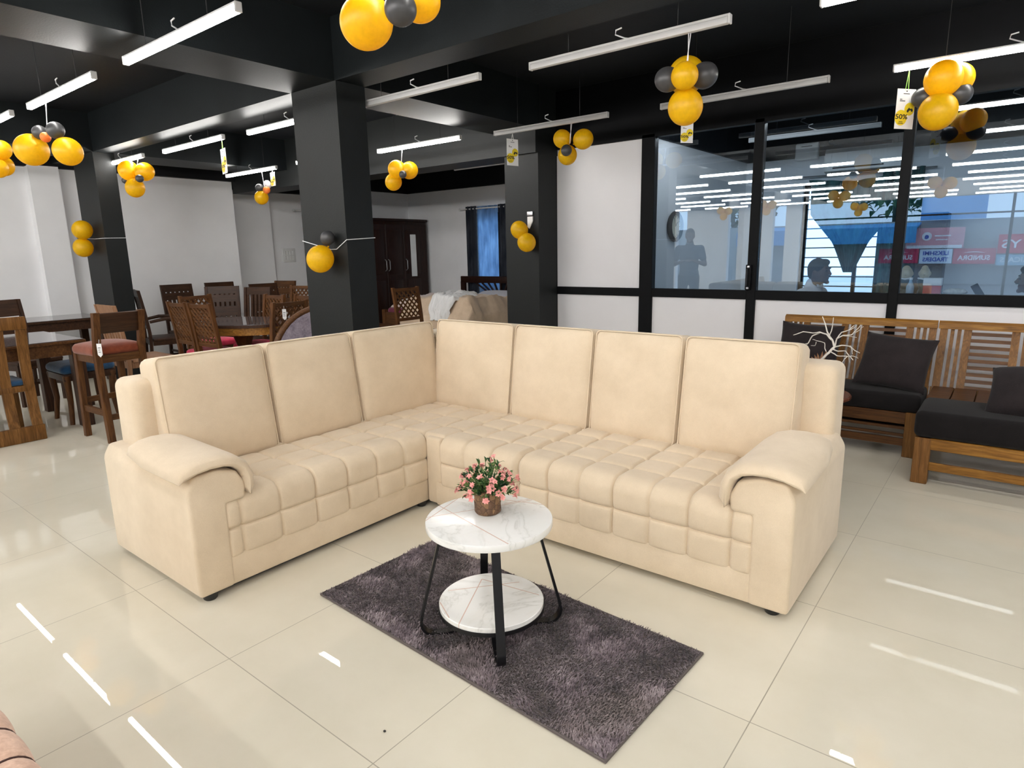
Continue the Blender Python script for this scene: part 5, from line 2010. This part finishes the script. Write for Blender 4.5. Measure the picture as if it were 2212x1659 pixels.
def person(label, loc, rz, J, shirt, sc=1.0, sleeve=.5):
    t = thing('person', label, 'person', loc, rz)
    t.scale = (sc, sc, sc)
    b = MB()
    H = Vector(J['head'])
    b.ball(H, (.073, .092, .105), 20, 14)
    b.ball(H + Vector((0, -.020, -.055)), (.058, .070, .062), 18, 12)             # jaw
    capsule(b, H + Vector((0, -.090, .012)), .010, H + Vector((0, -.108, -.022)), .014, 10)     # nose
    capsule(b, H + Vector((-.036, -.078, .030)), .014, H + Vector((.036, -.078, .030)), .014, 10)  # brow
    capsule(b, H + Vector((-.020, -.086, -.056)), .009, H + Vector((.020, -.086, -.056)), .009, 8)  # lips
    b.ball(H + Vector((0, -.080, -.098)), (.026, .022, .020), 10, 8)               # chin
    for s in (-1, 1):
        b.ball(H + Vector((s * .076, .010, -.010)), (.010, .020, .032), 10, 8)      # ears
    N = Vector(J['neck'])
    capsule(b, H + Vector((0, .015, -.08)), .052, N, .060)
    C, P = Vector(J['chest']), Vector(J['pelvis'])
    b.ball(C, (.165, .105, .17), 20, 14)
    b.ball((C + P) / 2, (.145, .10, .20), 20, 14)
    b.ball(P, (.155, .115, .13), 20, 14)
    sh = MB()
    sh.ball(C + Vector((0, 0, .01)), (.182, .122, .185), 20, 14)
    sh.ball((C + P) / 2, (.165, .122, .22), 20, 14)
    sh.ball(P + Vector((0, 0, .03)), (.172, .13, .13), 20, 14)
    capsule(sh, N + Vector((0, .008, -.035)), .075, N + Vector((0, .004, .012)), .064)
    tr = MB()
    tr.ball(P + Vector((0, 0, -.03)), (.165, .125, .11), 18, 12)
    for s, S_ in (('l', -1), ('r', 1)):
        sho, elb, wri = (Vector(J[k + s]) for k in ('sho', 'elb', 'wri'))
        hip, kne, ank, toe = (Vector(J[k + s]) for k in ('hip', 'kne', 'ank', 'toe'))
        capsule(b, C + Vector((S_ * .10, 0, .09)), .06, sho, .056)
        capsule(b, sho, .054, elb, .040)
        capsule(b, elb, .040, wri, .027)
        d = (wri - elb).normalized()
        hand(b, wri, d, Vector((-S_, 0, 0)) + Vector((0, 0, .3)), Vector((0, 0, 1)) if abs(d.z) < .7 else Vector((0, -1, 0)), 1)
        capsule(b, hip, .085, kne, .055)
        capsule(b, kne, .055, ank, .036)
        capsule(b, ank + Vector((0, .02, -.03)), .036, toe, .030)
        capsule(sh, C + Vector((S_ * .10, 0, .09)), .085, sho, .068)
        e = sho.lerp(elb, min(1, sleeve * 1.0))
        capsule(sh, sho, .067, e, .060)
        if sleeve > 1:
            capsule(sh, elb, .054, elb.lerp(wri, .9), .042)
        capsule(tr, hip, .098, kne, .068)
        capsule(tr, kne, .068, ank.lerp(kne, .12), .055)
    body = remeshed(b, .0085, 'body', M['skin'], t)
    remeshed(sh, .012, 'shirt', shirt, t, 4)
    remeshed(tr, .014, 'trousers', M['trousers'], t, 4)
    h = MB()
    h.ball(H + Vector((0, .016, .030)), (.082, .094, .098), 20, 14)
    h.ball(H + Vector((0, -.045, .085)), (.060, .045, .035), 16, 10)
    h.ball(H + Vector((0, .055, -.01)), (.066, .050, .07), 16, 10)
    hh = remeshed(h, .010, 'hair', M['hair'], t, 2)
    for s in (-1, 1):
        MB().ball(H + Vector((s * .030, -.081, .008)), (.012, .008, .008), 12, 8).build('eye', M['ink'], t, 60)
        MB().tube([H + Vector((s * .016, -.094, .030)), H + Vector((s * .034, -.091, .035)), H + Vector((s * .052, -.080, .028))], .004, 6).build('eyebrow', M['hair'], t, 60)
    MB().tube([H + Vector((-.026, -.092, -.034)), H + Vector((0, -.104, -.036)), H + Vector((.026, -.092, -.034))], .006, 6).build('moustache', M['hair'], t, 60)
    sc_ = MB()
    for s in (-1, 1):
        sc_.prism([(0, -.01), (s * .055, .0), (s * .06, .028), (s * .02, .022)], -.004, .004, 'Y', Matrix.Translation(N + Vector((0, -.075, -.012))) @ Matrix.Rotation(R(-25), 4, 'X'))
    sc_.build('collar', shirt, t, 0)
    return t


SIT = dict(head=(0, -.05, 1.215), neck=(0, 0, 1.085), chest=(0, .01, .90), pelvis=(0, .03, .57),
           shol=(-.185, .01, 1.0), shor=(.185, .01, 1.0), elbl=(-.235, -.10, .75), elbr=(.235, -.10, .75),
           wril=(-.13, -.33, .72), wrir=(.13, -.33, .72), hipl=(-.09, -.02, .55), hipr=(.09, -.02, .55),
           knel=(-.12, -.43, .53), kner=(.12, -.43, .53), ankl=(-.12, -.42, .09), ankr=(.12, -.42, .09), toel=(-.13, -.56, .032), toer=(.13, -.56, .032))
STAND = dict(head=(0, -.05, 1.635), neck=(0, -.01, 1.50), chest=(0, 0, 1.30), pelvis=(0, .01, .96),
             shol=(-.185, 0, 1.41), shor=(.185, 0, 1.41), elbl=(-.265, -.02, 1.14), elbr=(.265, -.02, 1.14),
             wril=(-.09, -.25, 1.20), wrir=(.09, -.25, 1.20), hipl=(-.09, .01, .92), hipr=(.09, .01, .92),
             knel=(-.11, -.01, .50), kner=(.11, -.01, .50), ankl=(-.11, .03, .09), ankr=(.11, .03, .09), toel=(-.13, -.12, .032), toer=(.13, -.12, .032))
person('seated person with black hair and white shirt behind the glass, facing right', (-1.50, 6.44, 0), R(78), SIT, M['shirt_white'], .975, 1.2)
person('seated person in white shirt cut by the right photo edge, facing left', (.135, 6.50, 0), R(-92), SIT, M['shirt_white'], .925, 1.2)
person('standing person with bent arms, mirrored in the office glass beside the clock', (-4.60, .62, 0), R(160), STAND, M['shirt_blue'], 1.0, .6)
for x, y, rz, lb in ((-1.56, 6.43, R(78), 'office chair under the seated person facing right'), (.20, 6.50, R(-92), 'office chair under the seated person at the right edge')):
    t = thing('office_chair', lb, 'chair', (x, y, 0), rz)
    MB().box(-.22, .22, -.22, .22, .385, .43, .02, 3).build('seat', M['black_fabric'], t)
    MB().rbox((0, .275, .70), (.42, .04, .40), .02, 3).build('backrest', M['black_fabric'], t)
    for s in (-1, 1):
        MB().tube([(s * .19, -.19, 0), (s * .19, -.19, .39)], .012, 8).build('leg', M['black_metal'], t)
        MB().tube([(s * .19, .21, 0), (s * .19, .21, .40), (s * .17, .305, .86)], .012, 8).build('leg', M['black_metal'], t)

# ================================================================ STREET seen mirrored in the office glass
struct('street_ground', MB().box(-40, 30, -60, -8.2, -.35, -.25), plain('asphalt', (.16, .16, .165, 1), .9, var=.15, scale=.6), smooth=0)
struct('back_yard_ground', MB().box(-40, 30, 9.25, 40, -.35, -.25), plain('pale_paving', (.45, .46, .45, 1), .9, var=.1, scale=.6), smooth=0)
bl = thing('shop_building', 'pale building across the street, mirrored in the office glass', 'building', (-4, -21.6, -.25))
MB().box(-14, 10, -1.5, 1.0, 0, 2.6).build('wall', plain('pale_facade', (.42, .43, .42, 1), .8, var=.1, scale=.5), bl, 0)
sh_ = MB()
for k in range(8):
    sh_.box(-12.5 + 2.8 * k, -10.1 + 2.8 * k, .99, 1.03, 0, .72)
sh_.build('shutter', plain('grey_shutter', (.30, .32, .34, 1), .6), bl, 0)
aw = thing('awning', 'bright blue shop awning across the street', 'awning', (-7.0, -20.35, 2.2))
MB().prism([(0, 0), (1.3, -.15), (1.3, -.75), (1.35, -.75), (1.35, -.10), (0, .08)], -3.6, 3.6, 'X').build('canopy', plain('blue_canvas', (.06, .27, .58, 1), .6), aw, 30)
MB().box(-3.6, 3.6, 0, .06, -.70, .05).build('support', M['steel'], aw, 0)
TX = Matrix(((-1, 0, 0, 0), (0, 0, 1, 0), (0, 1, 0, 0), (0, 0, 0, 1)))


def shop_sign(label, x0, x1, z0, z1, col, texts, y=-20.0, parts=()):
    cx, cz = (x0 + x1) / 2, (z0 + z1) / 2
    t = thing('shop_sign', label, 'sign', (cx, y, cz), 0, 'shop signs mirrored in the office glass')
    MB().box(-(x1 - x0) / 2, (x1 - x0) / 2, -.05, 0, -(z1 - z0) / 2, (z1 - z0) / 2).build('board', plain(label.replace(' ', '_')[:20], col, .5, var=.04), t, 0)
    MB().box(-.03, .03, -.6, -.05, -.1, .1).build('mount', M['steel'], t, 0)
    for body, dx, dz, size, w, mat in texts:
        text_mesh(body, size, 'lettering', mat, t, Matrix.Translation((dx, .004, dz)) @ TX, .006, w, .003)
    for fn in parts:
        fn(t)
    return t


WH = plain('white_lettering', (.95, .95, .97, 1), .5)
BLU = plain('blue_lettering', (.02, .10, .50, 1), .5)


def swoosh(t):
    MB().tube([(-.35 + .7 * k / 12, .008, .13 + .035 * math.sin(PI * k / 12)) for k in range(13)], [.004 + .016 * math.sin(PI * k / 12) for k in range(13)], 6).build('swoosh', WH, t, 60)


shop_sign('red SUNIDRA sign at right of the mirrored street', -2.17, -.79, .58, 1.19, (.62, .05, .10, 1), [('SUNIDRA', 0, -.07, .26, 1.05, WH)], parts=(swoosh,))
shop_sign('white LEKSHMI TRADERS sign between two red signs', -3.32, -2.20, .60, 1.18, (.72, .84, .95, 1), [('LEKSHMI', 0, .12, .22, .88, BLU), ('TRADERS', 0, -.13, .22, .88, BLU)])
shop_sign('red SUNIDRA sign behind the partition post', -4.80, -3.36, .62, 1.22, (.62, .03, .10, 1), [('SUNIDRA', 0, -.07, .26, 1.05, WH)], parts=(swoosh,))


def roundel(t):
    m = Matrix.Translation((.28 - .55, .004, .06)) @ TX
    MB().prism([(.17 * math.cos(2 * PI * k / 30), .17 * math.sin(2 * PI * k / 30)) for k in range(30)], 0, .006, 'Z', m).build('roundel', WH, t, 0)
    text_mesh('e', .30, 'roundel_letter', BLU, t, m @ Matrix.Translation((0, 0, .008)), .012, None, .002)
    MB().box(.0, .55, .0, .006, .05, .10).box(.05, .45, 0, .006, -.10, -.06).box(-.95, .95, 0, .006, -.42, -.30).build('white_lines', WH, t, 0)


shop_sign('pink sign with a white round logo above the red ones', -3.86, -1.86, 1.24, 2.03, (.85, .42, .46, 1), [], parts=(roundel,))
shop_sign('small red sign with white letters at the right edge', -.76, .65, .98, 1.70, (.72, .04, .08, 1), [('YS', -.30, -.02, .44, .60, WH)], parts=())
shop_sign('grey-blue sign ending in ICALS at the right edge', -.76, .95, .52, .93, (.30, .48, .60, 1), [('RICALS', -.30, 0, .26, .85, WH)])
shop_sign('plain sky-blue hoarding above the street signs', -3.45, -1.25, 2.35, 3.25, (.12, .42, .85, 1), [], y=-20.3)


def tree(label, x, y, h, r, seed):
    t = thing('tree', label, 'tree', (x, y, -.25), 0, 'trees behind the shops across the street')
    MB().tube([(0, 0, 0), (.1, 0, h * .3), (0, .1, h * .6)], [.2, .16, .08], 10).build('trunk', M['wood_dark'], t, 60)
    mb = MB()
    rr2 = random.Random(seed)
    for k in range(700):
        a, b = rr2.uniform(0, 2 * PI), math.acos(rr2.uniform(-1, 1))
        q = r * rr2.uniform(.55, 1) * (1 + .25 * noise.noise(Vector((math.cos(a) * 2, math.sin(a) * 2, b + seed))))
        p = Vector((q * math.sin(b) * math.cos(a), q * math.sin(b) * math.sin(a), h * .65 + .7 * q * math.cos(b)))
        leaf(mb, p, Vector((rr2.uniform(-1, 1), rr2.uniform(-1, 1), rr2.uniform(-.6, .6))), .55, .16, Vector((.1, .2, 1)))
    mb.build('crown', kl.m, t, 0)


for i, (x, y, h, r) in enumerate(((-14, -28, 7, 3.0), (-5.5, -28, 8, 3.0), (3.0, -28, 7, 3.0), (11.5, -28, 8, 3.0))):
    tree('leafy green tree behind the shops across the street', x, y, h, r, i)
